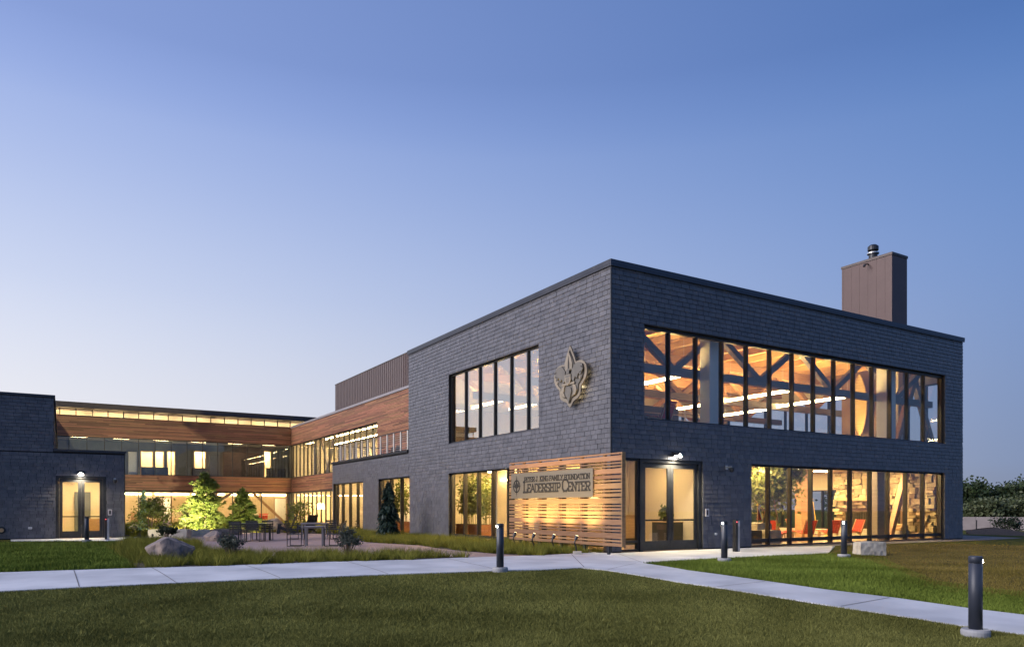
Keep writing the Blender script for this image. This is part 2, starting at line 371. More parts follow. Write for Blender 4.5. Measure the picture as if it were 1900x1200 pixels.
PATH_F = [(-420, 1118), (-200, 1108), (0, 1098), (147, 1090.5), (340, 1081.5), (600, 1071), (760, 1065), (850, 1062), (930, 1059.5), (1010, 1057.5), (1080, 1054), (1130, 1059), (1256, 1080), (1372, 1097), (1530, 1123), (1698, 1148), (1793, 1163.6), (1900, 1179), (2100, 1208)]
PATH_R = [(2100, 1170), (1900, 1142), (1793, 1129), (1667, 1111), (1530, 1094.5), (1393, 1075), (1277, 1059), (1191, 1045)]
PAD = [(1260, 1040.5), (1340, 1036), (1446, 1030.5), (1536, 1027)]
PATH_B = [(1062, 1027.5), (1000, 1031), (884, 1034), (768, 1039), (600, 1043), (400, 1051), (280, 1054), (137, 1058.5), (0, 1063), (-200, 1071), (-420, 1079)]
pad_end = [(9.6, -1.0), (6.4, -0.25), (4.2, -0.12), (-0.05, -0.12), (-0.2, 0.6)]
def ext(p, q, d):                             # carry an edge on past its last point
    v = Vector((q[0] - p[0], q[1] - p[1])).normalized() * d; return (q[0] + v.x, q[1] + v.y)
_f, _b, _r = G(PATH_F), G(PATH_B), G(PATH_R)
path_poly = [ext(_f[1], _f[0], 34)] + _f + [ext(_f[-2], _f[-1], 3.0), ext(_r[1], _r[0], 3.0)] + _r + G(PAD) + pad_end + _b + [ext(_b[-2], _b[-1], 34)]
sheet('footpath', path_poly, M['concrete'], .022, thick=.12)
# joints cut across the footpath (narrow dark strips in the slab)
jm = MB()
for (a, b, c, d) in ((137, 1059.2, 147, 1090), (282, 1054.7, 326, 1081.6), (-10, 1064, -42, 1099), (1180, 1046, 1128, 1058), (1420, 1080, 1330, 1090), (1650, 1110.5, 1560, 1126.5), (1060, 1029, 1084, 1053.6), (455, 1049.5, 520, 1073.5), (640, 1042, 720, 1066), (830, 1037, 925, 1059), (1148, 1028, 1190, 1044)):
    p, q = onG(a, b), onG(c, d); N = 6
    dx, dy = q[0] - p[0], q[1] - p[1]; L = math.hypot(dx, dy); nx, ny = -dy / L * .009, dx / L * .009
    for k in range(N):
        s, t = k / N, (k + 1) / N
        P = [(p[0] + dx * s + nx, p[1] + dy * s + ny), (p[0] + dx * s - nx, p[1] + dy * s - ny), (p[0] + dx * t - nx, p[1] + dy * t - ny), (p[0] + dx * t + nx, p[1] + dy * t + ny)]
        jm.quad(*[(x, y, float(gz(x, y)) + .027) for x, y in P])
jm.build('footpath_joint', M['gravel'], None, 'structure')

PATIO_PX = [(364, 1007), (376, 1021), (400, 1026), (448, 1031), (560, 1030), (650, 1029.5), (760, 1030), (884, 1034.4), (1000, 1031.4), (958, 1030.3), (916, 1027.2), (863, 1023), (810, 1017), (779, 1012), (718, 1008.5), (680, 1006), (655, 1000), (640, 993), (560, 989), (480, 988.5), (420, 989), (380, 992), (330, 994.5), (240, 999), (236, 1002), (330, 1003)]
patio_poly = G(PATIO_PX)
sheet('patio', patio_poly, M['patio'], .014, thick=.1)
LBY = onG(232, 998.6)[1] + 1.2                        # front face of the left entrance block
LBX1 = onY(LBY, 232)[0]; LBXT = onY(LBY, 100)[0]; LBX0 = -30.0
lpad = [(onY(LBY, 20)[0], LBY - .1), onG(20, 1004), onG(120, 1003.2), onG(238, 1003), (LBX1 + .5, LBY - .1)]
sheet('door_slab', lpad, M['concrete'], .02, thick=.1)
# fresh lawns, planting beds and the dry lawn lie as sheets over the ground
lawn_left = [ext(_b[-2], _b[-1], 10)] + G([(-420, 1078.5), (-200, 1070.6), (0, 1062.6), (137, 1058), (250, 1054.5), (238, 1042), (208, 1021), (226, 1004.5), (120, 1004.8), (20, 1006), (-200, 1012), (-500, 1024)])
sheet('fresh_lawn', lawn_left, M['lawn'], .005)
lawn_tri = G([(1191, 1045.5), (1260, 1041), (1340, 1036.5), (1446, 1031), (1536, 1027.5), (1570, 1030), (1616, 1042), (1690, 1072), (1736, 1089), (1825, 1102), (1900, 1110), (2100, 1130), (2100, 1169), (1900, 1141.5), (1793, 1128.5), (1667, 1110.5), (1530, 1094), (1393, 1074.5), (1277, 1058.5)])
sheet('fresh_lawn', lawn_tri, M['lawn'], .005)
dry_poly = G([(1536, 1027), (1570, 1030), (1616, 1042), (1690, 1072), (1736, 1089), (1825, 1102), (1900, 1110), (2100, 1130), (2100, 1030), (1900, 1012), (1780, 1008.5), (1700, 1010)]) + [(11, -.75)]
sheet('dry_lawn', dry_poly, M['dry'], .009)
grv = [(4.3, -.12), (6.4, -.27), (9.6, -.75), (14, -.95), (20.2, -1.2), (24, -.8), (26, 3), (23.5, 9), (20.6, 9), (20.4, -.05), (10, -.03)]
sheet('gravel_strip', grv, M['gravel'], .013)
bed_front = G([(250, 1054.8), (400, 1051.3), (600, 1043.3), (768, 1039.3), (880, 1034.5), (760, 1029), (650, 1028.5), (560, 1029), (448, 1030), (400, 1025), (376, 1020), (364, 1006.5), (300, 1004), (236, 1002.5), (208, 1021), (238, 1042)])
sheet('planting_bed', bed_front, M['soil'], .008)
bed_wall = G([(1062, 1027.8), (1000, 1031.2), (958, 1030), (916, 1026.6), (863, 1022.4), (810, 1016.4), (779, 1011.4), (718, 1007.8), (680, 1005.4), (660, 1000)]) + [(-.6, 26.0), (-.02, 26), (-.02, .3), (-.4, .2)]
sheet('planting_bed', bed_wall, M['soil'], .008)
bed_back = G([(640, 992.5), (560, 988.5), (480, 988), (420, 988.5), (380, 991.5), (330, 994), (240, 998.5), (234, 996)]) + [(-11.6, 30), (-12, 51.1), (3.5, 51.1), (3.5, 28)]
sheet('planting_bed', bed_back, M['soil'], .007)

def blades(name, n, poly, h, w, m, clump=0., lean=.45, avoid=(), seedcol=None, tuft=0, near=False, keep=None, label=None, cat='grass'):
    """n grass blades (one triangle each) spread over a polygon; tuft > 0 gathers them round that many centres"""
    P = np.array(poly); lo, hi = P.min(0), P.max(0)
    if tuft:
        c = np.empty((0, 2))
        while len(c) < tuft:
            q = nr.uniform(lo, hi, (tuft * 3, 2)); q = q[pip(q[:, 0], q[:, 1], poly)]
            for a in avoid: q = q[~pip(q[:, 0], q[:, 1], a)]
            if keep is not None: q = q[keep(q[:, 0], q[:, 1])]
            c = np.vstack([c, q])
        c = c[:tuft]; cs = nr.uniform(.65, 1.3, tuft); ci = nr.integers(0, tuft, n)
        r = nr.normal(0, 1, (n, 2)) * .045; pt = c[ci] + r; size = cs[ci]; out = r / .05
        base_t = nr.uniform(0, 1, tuft)[ci]
    else:
        pt = np.empty((0, 2))
        while len(pt) < n:
            if near:                                  # even density on the picture: more blades close to the camera
                wv = 1 / nr.uniform(1 / near[1], 1 / near[0], n * 2); lat = nr.uniform(-.95, .9, n * 2) * wv
                q = np.stack([CAMX + lat * UX + wv * UY, CAMY + lat * VX + wv * VY], -1)
            else: q = nr.uniform(lo, hi, (n * 2, 2))
            q = q[pip(q[:, 0], q[:, 1], poly)]
            for a in avoid: q = q[~pip(q[:, 0], q[:, 1], a)]
            if keep is not None: q = q[keep(q[:, 0], q[:, 1])]
            pt = np.vstack([pt, q])
        pt = pt[:n]; size = np.ones(n); out = nr.normal(0, .6, (n, 2)); base_t = .5 + .5 * np.sin(pt[:, 0] * 1.7 + 2 * np.sin(pt[:, 1] * .9)) * np.cos(pt[:, 1] * 1.3 + np.sin(pt[:, 0] * .6))
    n = len(pt); hh = h * nr.uniform(.5, 1.15, n) * size; ww = w * nr.uniform(.6, 1.3, n)
    ang = nr.uniform(0, np.pi, n); dx, dy = np.cos(ang) * ww / 2, np.sin(ang) * ww / 2
    z = gz(pt[:, 0], pt[:, 1])
    V = np.empty((n, 3, 3)); V[:, 0] = np.stack([pt[:, 0] - dx, pt[:, 1] - dy, z], -1); V[:, 1] = np.stack([pt[:, 0] + dx, pt[:, 1] + dy, z], -1)
    V[:, 2] = np.stack([pt[:, 0] + out[:, 0] * hh * lean, pt[:, 1] + out[:, 1] * hh * lean, z + hh], -1)
    o = npmesh(name, V.reshape(-1, 3), np.arange(n * 3).reshape(-1, 3), m, kind='stuff', attr=np.clip(.45 * base_t + nr.uniform(0, .6, n), 0, 1))
    o['label'] = label or name; o['category'] = cat
    return o
front_poly = G(PATH_F[:1]) + [(-22, -13), (-15, -13.2), (-7.5, -14.5), (-3.0, -16.4)] + G(PATH_F[::-1])
_fl = [(-60, -14), (-30, -30), (10, -45), (12, -20)] + G(PATH_F[::-1]) + [ext(_f[1], _f[0], 20)]
blades('lawn_grass', 520000, _fl, .036, .0085, M['blade'], near=(8.6, 27), lean=.75, label='dark mown foreground lawn in front of the concrete path')
blades('lawn_grass', 90000, lawn_tri, .075, .014, M['bladefresh'], near=(8, 32), lean=.6, avoid=[path_poly], label='bright green grass wedge between the footpath and entrance slab')
blades('lawn_grass', 60000, lawn_left, .10, .022, M['bladefresh'], near=(16, 45), lean=.6, avoid=[path_poly], label='bright green lawn before the entrance with twin doors')
rim = G([(1500, 1029), (1570, 1036), (1616, 1050), (1690, 1082), (1736, 1097), (1825, 1109), (1900, 1117), (2100, 1138), (2100, 1112), (1900, 1100), (1825, 1092), (1736, 1079), (1690, 1060), (1640, 1034), (1580, 1024)])
blades('lawn_grass', 16000, rim, .06, .013, M['bladefresh'], near=(9, 36), lean=.7, label='thin ragged green grass where the lawn fades into dry turf')
blades('dry_grass', 16000, rim, .055, .013, M['bladedry'], near=(9, 36), lean=.7, label='dry straw strands mixed into the fading lawn edge')
blades('lawn_grass', 30000, [(-22, -8), (-14, -13), (-7, -15), (-4, -13), (-8, -8), (-13, -3)], .075, .009, M['blade'], tuft=900, lean=.7, avoid=[path_poly], label='scattered longer tufts in the dark mown lawn')
blades('dry_grass', 70000, dry_poly, .05, .014, M['bladedry'], near=(9, 40), lean=.7, avoid=[lawn_tri], label='browned dry grass beside the slate building')
blades('sedge_grass', 52000, bed_front, .26, .012, M['sedge'], tuft=780, lean=.5, label='tufted yellow green sedge along the footpath edge')
blades('sedge_grass', 56000, bed_wall, .28, .014, M['sedge'], tuft=800, lean=.5, keep=lambda X, Y: Y < 26, label='tufted sedge bed along the foot of the slate wall')
blades('sedge_grass', 42000, bed_back, .30, .022, M['sedge'], tuft=620, lean=.5, keep=lambda X, Y: (Y < 49) , label='sedge and low grass on the courtyard berm')

# ================================================================ building kit
def P3(plane, c, a, n, z):                     # a along the wall, n inward from the wall plane
    return (a, c + n, z) if plane == 'Y' else (c + n, a, z)
def wbox(mb, plane, c, a0, a1, n0, n1, z0, z1):
    p, q = P3(plane, c, a0, n0, z0), P3(plane, c, a1, n1, z1)
    mb.box(p[0], q[0], p[1], q[1], p[2], q[2]); return mb
def cut(rects, ops, eps=.012):
    for (b0, b1, c0, c1) in ops:
        out = []
        for (a0, a1, z0, z1) in rects:
            if b1 <= a0 or b0 >= a1 or c1 <= z0 or c0 >= z1: out.append((a0, a1, z0, z1)); continue
            if b0 > a0: out.append((a0, b0, z0, z1))
            if b1 < a1: out.append((b1, a1, z0, z1))
            m0, m1 = max(a0, b0), min(a1, b1)
            if c0 > z0: out.append((m0, m1, z0, c0))
            if c1 < z1: out.append((m0, m1, c1, z1))
        rects = [r for r in out if r[1] - r[0] > eps and r[3] - r[2] > eps]
    return rects
def wall(name, parent, plane, c, n0, n1, rects, ops, m):
    mb = MB()
    for r in cut(rects, ops): wbox(mb, plane, c, r[0], r[1], n0, n1, r[2], r[3])
    return mb.build(name, m, parent)
SH, SW = .1535, .31
def slates(parent, fields, nparts, m):
    """fields: (plane, c, rects, openings). Lapped slates; the largest in view are objects, the rest one mesh"""
    allp = []
    for plane, c, rects, ops in fields:
        for (A0, A1, Z0, Z1) in rects:
            rows = int(round((Z1 - Z0) / SH))
            for r in range(rows):
                z0 = Z0 + r * SH; z1 = min(z0 + SH, Z1)
                a = A0 - (0 if r % 2 else SW / 2) - rnd.uniform(0, .02)
                while a < A1:
                    w = SW + rnd.choice((0, 0, 0, 0, .0, -.06, .05)); b0, b1 = max(a, A0), min(a + w, A1); a += w
                    if b1 - b0 < .03: continue
                    for q in cut([(b0, b1, z0, z1)], ops, .02): allp.append((plane, c) + q)
    def mk(mb, plane, c, a0, a1, z0, z1, j):
        g = .006; t0, t1 = .016 - j, -.003 - j
        p = []
        for n, (za, zb) in ((.032, (z0, z1)), (None, (z0, z1))):
            for aa in (a0 + g, a1 - g):
                for zz in (za + .002, zb):
                    nn = n if n is not None else (t1 if zz == za + .002 else t0)
                    p.append(P3(plane, c, aa, nn, zz))
        k = len(mb.v); mb.v += p
        # 0:(a0,z0,back)1:(a0,z1,back)2:(a1,z0,back)3:(a1,z1,back) 4..7 front
        F = [(4, 6, 7, 5), (4, 5, 1, 0), (6, 2, 3, 7), (5, 7, 3, 1), (4, 0, 2, 6)]
        if plane == 'X': F = [f[::-1] for f in F]
        mb.f += [tuple(k + i for i in f) for f in F]
    def area(q):
        pl, c, a0, a1, z0, z1 = q; X, Y, _ = P3(pl, c, (a0 + a1) / 2, 0, 0); return (a1 - a0) * (z1 - z0) / fwd(X, Y) ** 2
    full = [q for q in allp if abs(q[3] - q[2] - SW) < 1e-4 and abs(q[5] - q[4] - SH) < 1e-4]
    full.sort(key=area, reverse=True); chosen = set(map(tuple, full[:nparts]))
    rest = MB()
    for q in allp:
        if q not in chosen: mk(rest, *q, rnd.uniform(-.003, .004))
    proto = {}
    for q in full[:nparts]:
        pl, c, a0, a1, z0, z1 = q
        if pl not in proto:
            mb = MB(); mk(mb, pl, 0., -SW / 2, SW / 2, -SH / 2, SH / 2, 0.)
            me = bpy.data.meshes.new('slate'); me.from_pydata(mb.v, [], mb.f); me.update(); me.materials.append(m); proto[pl] = me
        o = bpy.data.objects.new('slate', proto[pl]); COL.objects.link(o); o.parent = parent
        o.location = P3(pl, c, (a0 + a1) / 2, rnd.uniform(-.003, .003), (z0 + z1) / 2)
    rest.build('slate_cladding', m, parent, 'stuff')
def window(parent, plane, c, edges, z0, z1, rec=.13, fw=.055, mw=.062, md=.14, rail=None, name='window', fm=None, gm=None, pane_name='pane', extra_top=0.):
    fm = fm or M['black']; gm = gm or M['glass']; a0, a1 = edges[0], edges[-1]
    mb = MB(); n0, n1 = rec, rec + md
    wbox(mb, plane, c, a0, a1, n0, n1, z1 - fw - extra_top, z1); wbox(mb, plane, c, a0, a1, n0, n1, z0, z0 + fw)
    wbox(mb, plane, c, a0, a0 + fw, n0, n1, z0 + fw, z1 - fw - extra_top); wbox(mb, plane, c, a1 - fw, a1, n0, n1, z0 + fw, z1 - fw - extra_top)
    win = mb.build(name, fm, parent)
    for e in edges[1:-1]:
        wbox(MB(), plane, c, e - mw / 2, e + mw / 2, n0 - .012, n1 + .03, z0 + fw, z1 - fw - extra_top).build('mullion', fm, win)
    for e0, e1 in zip(edges[:-1], edges[1:]):
        wbox(MB(), plane, c, e0 + mw / 2, e1 - mw / 2, n0 + .055, n0 + .067, z0 + fw - .004, z1 - fw - extra_top + .004).build(pane_name, gm, win)
        if rail:
            for rz, rh in rail: wbox(MB(), plane, c, e0 + mw / 2, e1 - mw / 2, n0 + .02, n0 + .1, rz, rz + rh).build('rail', fm, win)
    return win
def rng(a, b, n): return [a + (b - a) * i / n for i in range(n + 1)]
def ceil_lights(parent, spots, z, sx=.9, sy=.18, m=None, name='ceiling_light'):
    for (x, y) in spots:
        t = MB().box(x - sx / 2, x + sx / 2, y - sy / 2, y + sy / 2, z - .03, z - .004)
        t.build(name, m or M['warmsoft'], parent)

# ================================================================ the slate building at the corner
LX, LY = 20.27, 15.6
SB = thing('slate_building', 'two-storey dark slate building with tall corner windows and timber hall', 'building', (0, 0, 0))
opY = [(1.36, 18.80, 4.23, 7.24), (6.33, 18.76, 0.0, 2.94), (0.42, 3.94, 0.0, 2.97)]
opX = [(4.07, 11.22, 4.22, 7.22), (0.42, 11.22, 0.0, 2.92), (15.48, 19.62, 0.0, 2.94), (22.02, 27.30, 0.0, 2.90)]
TOPZ = 8.93
wall('entrance_wall', SB, 'Y', 0, .03, .34, [(.03, LX, 0, TOPZ)], opY, M['backing'])
wall('courtyard_wall', SB, 'X', 0, .03, .34, [(.341, LY, 0, TOPZ), (LY, 27.5, 0, 4.13)], opX, M['backing'])
slates(SB, [('Y', 0, [(.035, LX, 0.05, TOPZ - .03)], opY), ('X', 0, [(.035, LY, 0.05, TOPZ - .03), (LY, 27.5, .05, 4.1)], opX)], 300, M['slate'])
box('corner_trim', M['black'], SB, -.012, .03, -.012, .03, 0, TOPZ)
MB().box(-.05, LX + .06, -.05, .40, TOPZ, 9.07).box(-.05, .40, .401, LY + .05, TOPZ, 9.07).box(-.045, -.02, -.045, LY + .04, TOPZ - .06, TOPZ).box(-.02, LX + .05, -.045, -.02, TOPZ - .06, TOPZ).build('coping', M['coping'], SB)
box('terrace_coping', M['darkmetal'], SB, -.05, .40, LY + .051, 27.58, 4.13, 4.25)
# far walls, roof and floors
sideops = [(0.7, 2.45, 4.35, 7.15), (5.35, 13.6, 4.35, 7.15), (5.8, 13.6, .3, 2.35)]
wall('side_wall', SB, 'X', LX, -.3, 0, [(.341, LY - .3, 0, TOPZ)], sideops, M['cream'])
window(SB, 'X', LX, rng(.7, 2.45, 2), 4.35, 7.15, rec=-.22); window(SB, 'X', LX, rng(5.35, 13.6, 6), 4.35, 7.15, rec=-.22); window(SB, 'X', LX, rng(5.8, 13.6, 6), .3, 2.35, rec=-.22)
backops = [(9.4, 19.4, 4.4, 7.1)]
wall('rear_wall', SB, 'Y', LY, -.3, 0, [(.34, LX, 0, TOPZ)], backops, M['cream'])
window(SB, 'Y', LY, rng(9.4, 19.4, 8), 4.4, 7.1, rec=-.22)
box('roof', M['backing'], SB, .34, LX - .31, .34, LY - .31, 8.32, 8.9)
box('upper_floor', M['floor'], SB, .34, LX - .31, .34, LY - .31, 3.45, 4.2)
box('lobby_floor', M['floor'], SB, .10, LX - .31, .10, LY - .31, -.3, .035)
box('lobby_ceiling', M['cream'], SB, .34, LX - .31, .34, LY - .31, 3.2, 3.448)
# timber deck over the hall: boards seen from below, and purlins
dk = MB(); x = .36
while x < LX - .33: dk.box(x, x + .192, .345, LY - .32, 8.2, 8.318 - rnd.uniform(0, .01)); x += .2
dk.build('timber_deck', M['deck'], SB, 'stuff')
for k in range(16):
    xx = .8 + k * 1.235
    box('purlin', M['deck'], SB, xx - .06, xx + .06, .36, LY - .34, 7.92, 8.19)
# trusses along the hall
def truss(y, z_b, z_t, m1, m2):
    t = box('truss', m1, SB, .4, LX - .4, y - .12, y + .12, z_t, z_t + .38)
    box('bottom_chord', m2, t, .4, LX - .4, y - .11, y + .11, z_b, z_b + .28)
    nodes = [onY(1.2, q)[0] for q in (1250, 1410)]; st = nodes[1] - nodes[0]
    k = nodes[0] - 2 * st
    while k < LX + st:
        for s in (-1, 1):
            p, q = Vector((k, y, z_b + .2)), Vector((k + s * st * .44, y, z_t + .05))
            if q.x > .5 and q.x < LX - .5 and p.x > .2 and p.x < LX - .3: MB().bar(p, q, .2, .22).build('diagonal', m1, t)
        k += st
for y in (1.25, 5.4, 9.6, 13.2): truss(y, 6.02, 7.5, M['greywood'] if y < 3 else M['glulam'], M['greywood'])
for X in (onY(.9, 1318)[0], onY(.9, 1642)[0]):
    box('hall_column', M['white'], SB, X - .33, X + .33, .62, 1.08, 4.21, 7.49)
box('hall_panel', M['breast'], SB, 19.0, 19.96, 2.57, 5.2, 4.21, 8.19)
for (ax, f0, f1, y0, z0, z1) in ((onY(1.3, 1702)[0], onY(1.3, 1662)[0], onY(1.3, 1742)[0], 1.32, 4.25, 7.45), (onY(1.5, 1685)[0], onY(1.5, 1650)[0], onY(1.5, 1733)[0], 1.5, .06, 3.15)):
    MB().bar((f0, y0, z0), (ax - .1, y0, z1), .22, .26).build('diagonal_brace', M['glulam'], SB)
    MB().bar((f1, y0 + .26, z0), (ax + .1, y0 + .26, z1), .22, .26).build('diagonal_brace', M['greywood'], SB)
box('hall_column', M['cream'], SB, 18.9, 19.25, 2.2, 2.6, 4.21, 7.9)
# windows
window(SB, 'Y', 0, [1.36] + [1.305 + 1.2385 * k for k in range(1, 14)] + [18.80], 4.23, 7.24, extra_top=.05)
window(SB, 'Y', 0, [6.33, 7.42, 8.61, 9.82, 11.02, 12.25, 13.56, 14.79, 16.07, 17.37, 18.76], 0.02, 2.94, rail=[(.17, .13)], name='window')
window(SB, 'X', 0, [4.07, 5.0, 6.19, 7.43, 8.67, 9.90, 11.22], 4.22, 7.22, gm=M['coated'])
window(SB, 'X', 0, rng(.42, 11.22, 9), 0.02, 2.92, rail=[(.17, .11)])
window(SB, 'X', 0, rng(15.48, 19.62, 3), 0.02, 2.94)
window(SB, 'X', 0, rng(22.02, 27.30, 4), 0.02, 2.90)
# entrance: sidelight, door frame and two glazed leaves
window(SB, 'Y', 0, [.42, 1.22], .02, 2.97, rec=.10, fw=.07, name='sidelight', rail=[(.30, .07)])
MB().box(1.221, 1.36, .06, .30, 0, 2.97).box(3.80, 3.94, .06, .30, 0, 2.97).box(1.36, 3.80, .06, .30, 2.86, 2.97).build('door_frame', M['darkmetal'], SB)
def doorleaf(parent, x0, x1, y, z1, hinge, m=None):
    m = m or M['darkmetal']; s = .13
    d = MB().box(x0, x0 + s, y, y + .05, .015, z1).box(x1 - s, x1, y, y + .05, .015, z1).box(x0 + s, x1 - s, y, y + .05, .015, .34).box(x0 + s, x1 - s, y, y + .05, z1 - .16, z1).build('door', m, parent)
    box('pane', M['glass'], d, x0 + s, x1 - s, y + .02, y + .032, .34, z1 - .16)
    box('push_bar', M['black'], d, x0 + s - .02, x1 - s + .02, y + .055, y + .10, .98, 1.03)
    hx = x1 - .06 if hinge == 'L' else x0 + .06
    MB().cyl((hx, y - .055, .60), (hx, y - .055, 1.45), .016, n=8).cyl((hx, y - .055, .70), (hx, y, .70), .01, n=6).cyl((hx, y - .055, 1.35), (hx, y, 1.35), .01, n=6).build('handle', M['black'], d)
    return d
doorleaf(SB, 1.365, 2.577, .12, 2.855, 'L'); doorleaf(SB, 2.583, 3.795, .12, 2.855, 'R')
# ground-floor rooms
box('partition', M['beige'], SB, 4.12, 4.30, .345, 4.2, .036, 3.19)
box('partition', M['beige'], SB, 1.95, 4.119, 4.02, 4.2, .036, 3.19)
box('partition', M['beige'], SB, .36, 6.2, 7.6, 7.75, .036, 3.19)
box('partition', M['cream'], SB, 5.2, 5.35, 7.751, LY - .31, .036, 3.19)
box('partition', M['greyroom'], SB, 5.351, LX - .31, 13.7, 13.85, .036, 2.35)
box('bulkhead', M['cream'], SB, 5.351, LX - .31, 13.69, 13.86, 2.352, 3.19)
box('bulkhead', M['oak'], SB, .36, 4.115, 6.0, 6.12, 2.55, 3.19)
box('lobby_column', M['glulam'], SB, *[onY(4.2, q)[0] for q in (1487, 1507)], 4.2, 4.55, .036, 3.19)
box('lobby_column', M['greywood'], SB, *[onY(1.1, q)[0] for q in (1628, 1647)], 1.1, 1.45, .036, 3.19)
box('wood_panel', M['oak'], SB, 18.9, 19.96, .346, .42, .036, 3.19)
box('reception_counter', M['oak'], SB, .75, 3.4, 4.9, 5.5, .036, 1.05)
box('reception_bench', M['oak'], SB, 1.0, 2.0, 2.6, 3.1, .036, .62)
ceil_lights(SB, [(1.2, 1.5), (2.9, 1.6), (1.5, 5.0), (3.2, 5.3), (1.2, 6.9), (3.2, 6.9)], 3.2, .6, .3, M['warm'])
ceil_lights(SB, [(2.0, 9.0), (2.0, 11), (2.0, 13.2), (4.0, 9.0), (4.0, 11.5), (4., 14.), (1.0, 8.4), (1, 10.2)], 3.2, .7, .3, M['warm'])
ceil_lights(SB, [(7, 2.2), (9, 2.2), (11, 2.2), (13, 2.2), (15, 2.2), (17, 1.6), (17.2, 3.4), (17.2, 5.0), (8, 5), (10.5, 5.), (13, 4.6), (15, 4.6), (8, 8.4), (11, 8.4), (14, 8.6), (17.5, 7), (17.5, 9.5)], 3.2, .9, .42, M['warm'])  # ceiling lights, with more added to brighten the lobby
box('cove_light', M['white_lamp'], SB, .5, 4.0, 7.5, 7.56, 2.5, 2.54)
# roof: chimney and plant screen
CHY0 = onX(LX - .02, 1683)[0]; CHX, CHT = onY(CHY0, 1655, 467)
CHX1 = LX - .02; CHY1 = onX(CHX, 1562)[0]
ch = box('chimney', M['chimney'], SB, CHX, CHX1, CHY0, CHY1, 8.92, CHT - .12)
box('chimney_cap', M['bronze'], ch, CHX - .03, CHX1 + .03, CHY0 - .03, CHY1 + .03, CHT - .119, CHT)
yy = CHY0 - .1
while yy < CHY1 - .5: yy += .44; box('panel_seam', M['chimney'], ch, CHX - .006, CHX - .001, yy, yy + .03, 8.95, CHT - .121)
fx, fy = onX(CHX + .55, 1620)[0], 0
MB().lathe([(.30, 0), (.30, .10), (.20, .14), (.20, .34), (.27, .36), (.27, .42), (.16, .44), (.16, .50), (.25, .54), (.25, .72), (.16, .80), (.02, .84)], 18, (CHX + .55, fx, CHT + .001)).build('flue', M['darkmetal'], ch, smooth=False)
MB().lathe([(.275, 0), (.275, .055)], 18, (CHX + .55, fx, CHT + .365)).build('flue_band', M['steel'], ch)
MB().cyl((CHX - .01, fx - .1, CHT - .25), (CHX - .28, fx - .1, CHT - .30), .03, n=8).cyl((CHX - .28, fx - .1, CHT - .30), (CHX - .32, fx - .1, CHT - .42), .05, .06, n=8).build('chimney_lamp', M['black'], ch)
# ================================================================ upper terrace on the slate box
box('terrace_floor', M['greywood'], SB, .41, 3.5, LY + .02, 27.4, 3.6, 4.18)
box('terrace_end', M['cream'], SB, .35, 3.69, 27.2, 27.5, 0, 3.59)
ceil_lights(SB, [(1.6, 17), (1.6, 19), (1.6, 21.5), (1.6, 23.5), (1.6, 25.5)], 3.5, .8, .4, M['warm'])
box('terrace_room_ceiling', M['deck'], SB, .345, 3.69, LY + .02, 27.19, 3.5, 3.548)
box('terrace_room_floor', M['floor'], SB, .10, 3.69, LY + .02, 27.19, -.3, .035)
box('terrace_room_wall', M['cream'], SB, 3.42, 3.6, LY + .02, 27.19, .036, 3.49)
RL = thing('terrace_railing', 'steel cable railing with bright posts along the upper terrace edge', 'railing', (0, 0, 4.25))
ry0, ry1 = onX(.2, 757)[0], 27.35
posts = [onX(.2, q)[0] for q in (757, 744, 731, 719, 706.5, 694.5, 683, 672, 661.5, 651, 641, 632)]
for yq in posts: box('post', M['post'], RL, .165, .225, yq - .045, yq + .045, .001, 1.0)
box('handrail', M['bronze'], RL, .15, .24, ry0, ry1, 1.0, 1.045)
for k in range(8): MB().cyl((.195, ry0, .1 + k * .11), (.195, ry1, .1 + k * .11), .008, n=5).build('cable', M['steel'], RL)
for k, yq in enumerate(posts[-4:]): box('post', M['steel'], RL, .55 + .75 * k, .60 + .75 * k, ry1 - .035, ry1 + .035, .001, 1.0)
box('handrail', M['bronze'], RL, .25, 3.4, ry1 - .045, ry1 + .045, 1.001, 1.046)

# ================================================================ the timber-clad wing
SBK = 3.7
WY = onX(SBK, 540)[0]                          # inner corner of the courtyard
TW = thing('timber_wing', 'cedar clad two-storey wing with ribbon windows and clerestory', 'building', (0, 0, 0))
ZS1, ZH1, ZS2, ZH2, ZT = .05, 2.80, 4.17, 7.20, 8.86
yE = onX(SBK, 700)[0]
opR = [(yE, WY, ZS2, ZH2), (27.45, WY, 0, ZH1)]
wall('wing_wall', TW, 'X', SBK, .03, .3, [(LY + .02, WY, 0, ZT)], opR, M['backing'])
WX0 = -24.0
opW = [(WX0, SBK, ZS2, ZH2), (WX0, SBK, 0, ZH1)]
wall('wing_wall', TW, 'Y', WY, .03, .3, [(WX0, SBK + .3, 0, ZT)], opW, M['backing'])
def boards(parent, fields, m, h=.092):
    mb = MB()
    for plane, c, rects, ops in fields:
        for (A0, A1, Z0, Z1) in rects:
            z = Z0
            while z < Z1 - .02:
                a = A0 - rnd.uniform(0, 3)
                while a < A1:
                    w = rnd.uniform(2.2, 4.8); b0, b1 = max(a, A0), min(a + w, A1); a += w
                    if b1 - b0 < .03: continue
                    for q in cut([(b0 + .002, b1 - .002, z + .005, min(z + h, Z1) - .005)], ops, .02):
                        d = rnd.uniform(-.004, .004); wbox(mb, plane, c, q[0], q[1], d, .029, q[2], q[3])
                z += h
    return mb.build('cedar_boards', m, parent, 'stuff')
boards(TW, [('X', SBK, [(LY + .02, WY - .03, ZH1 + .08, ZT - .12)], opR), ('Y', WY, [(WX0, SBK - .01, ZH1 + .08, ZT - .03)], opW)], M['cedar'])
MB().box(SBK - .05, SBK + .35, LY + .03, WY + .35, ZT - .1, ZT + .06).build('wing_coping', M['coping_light'], TW)
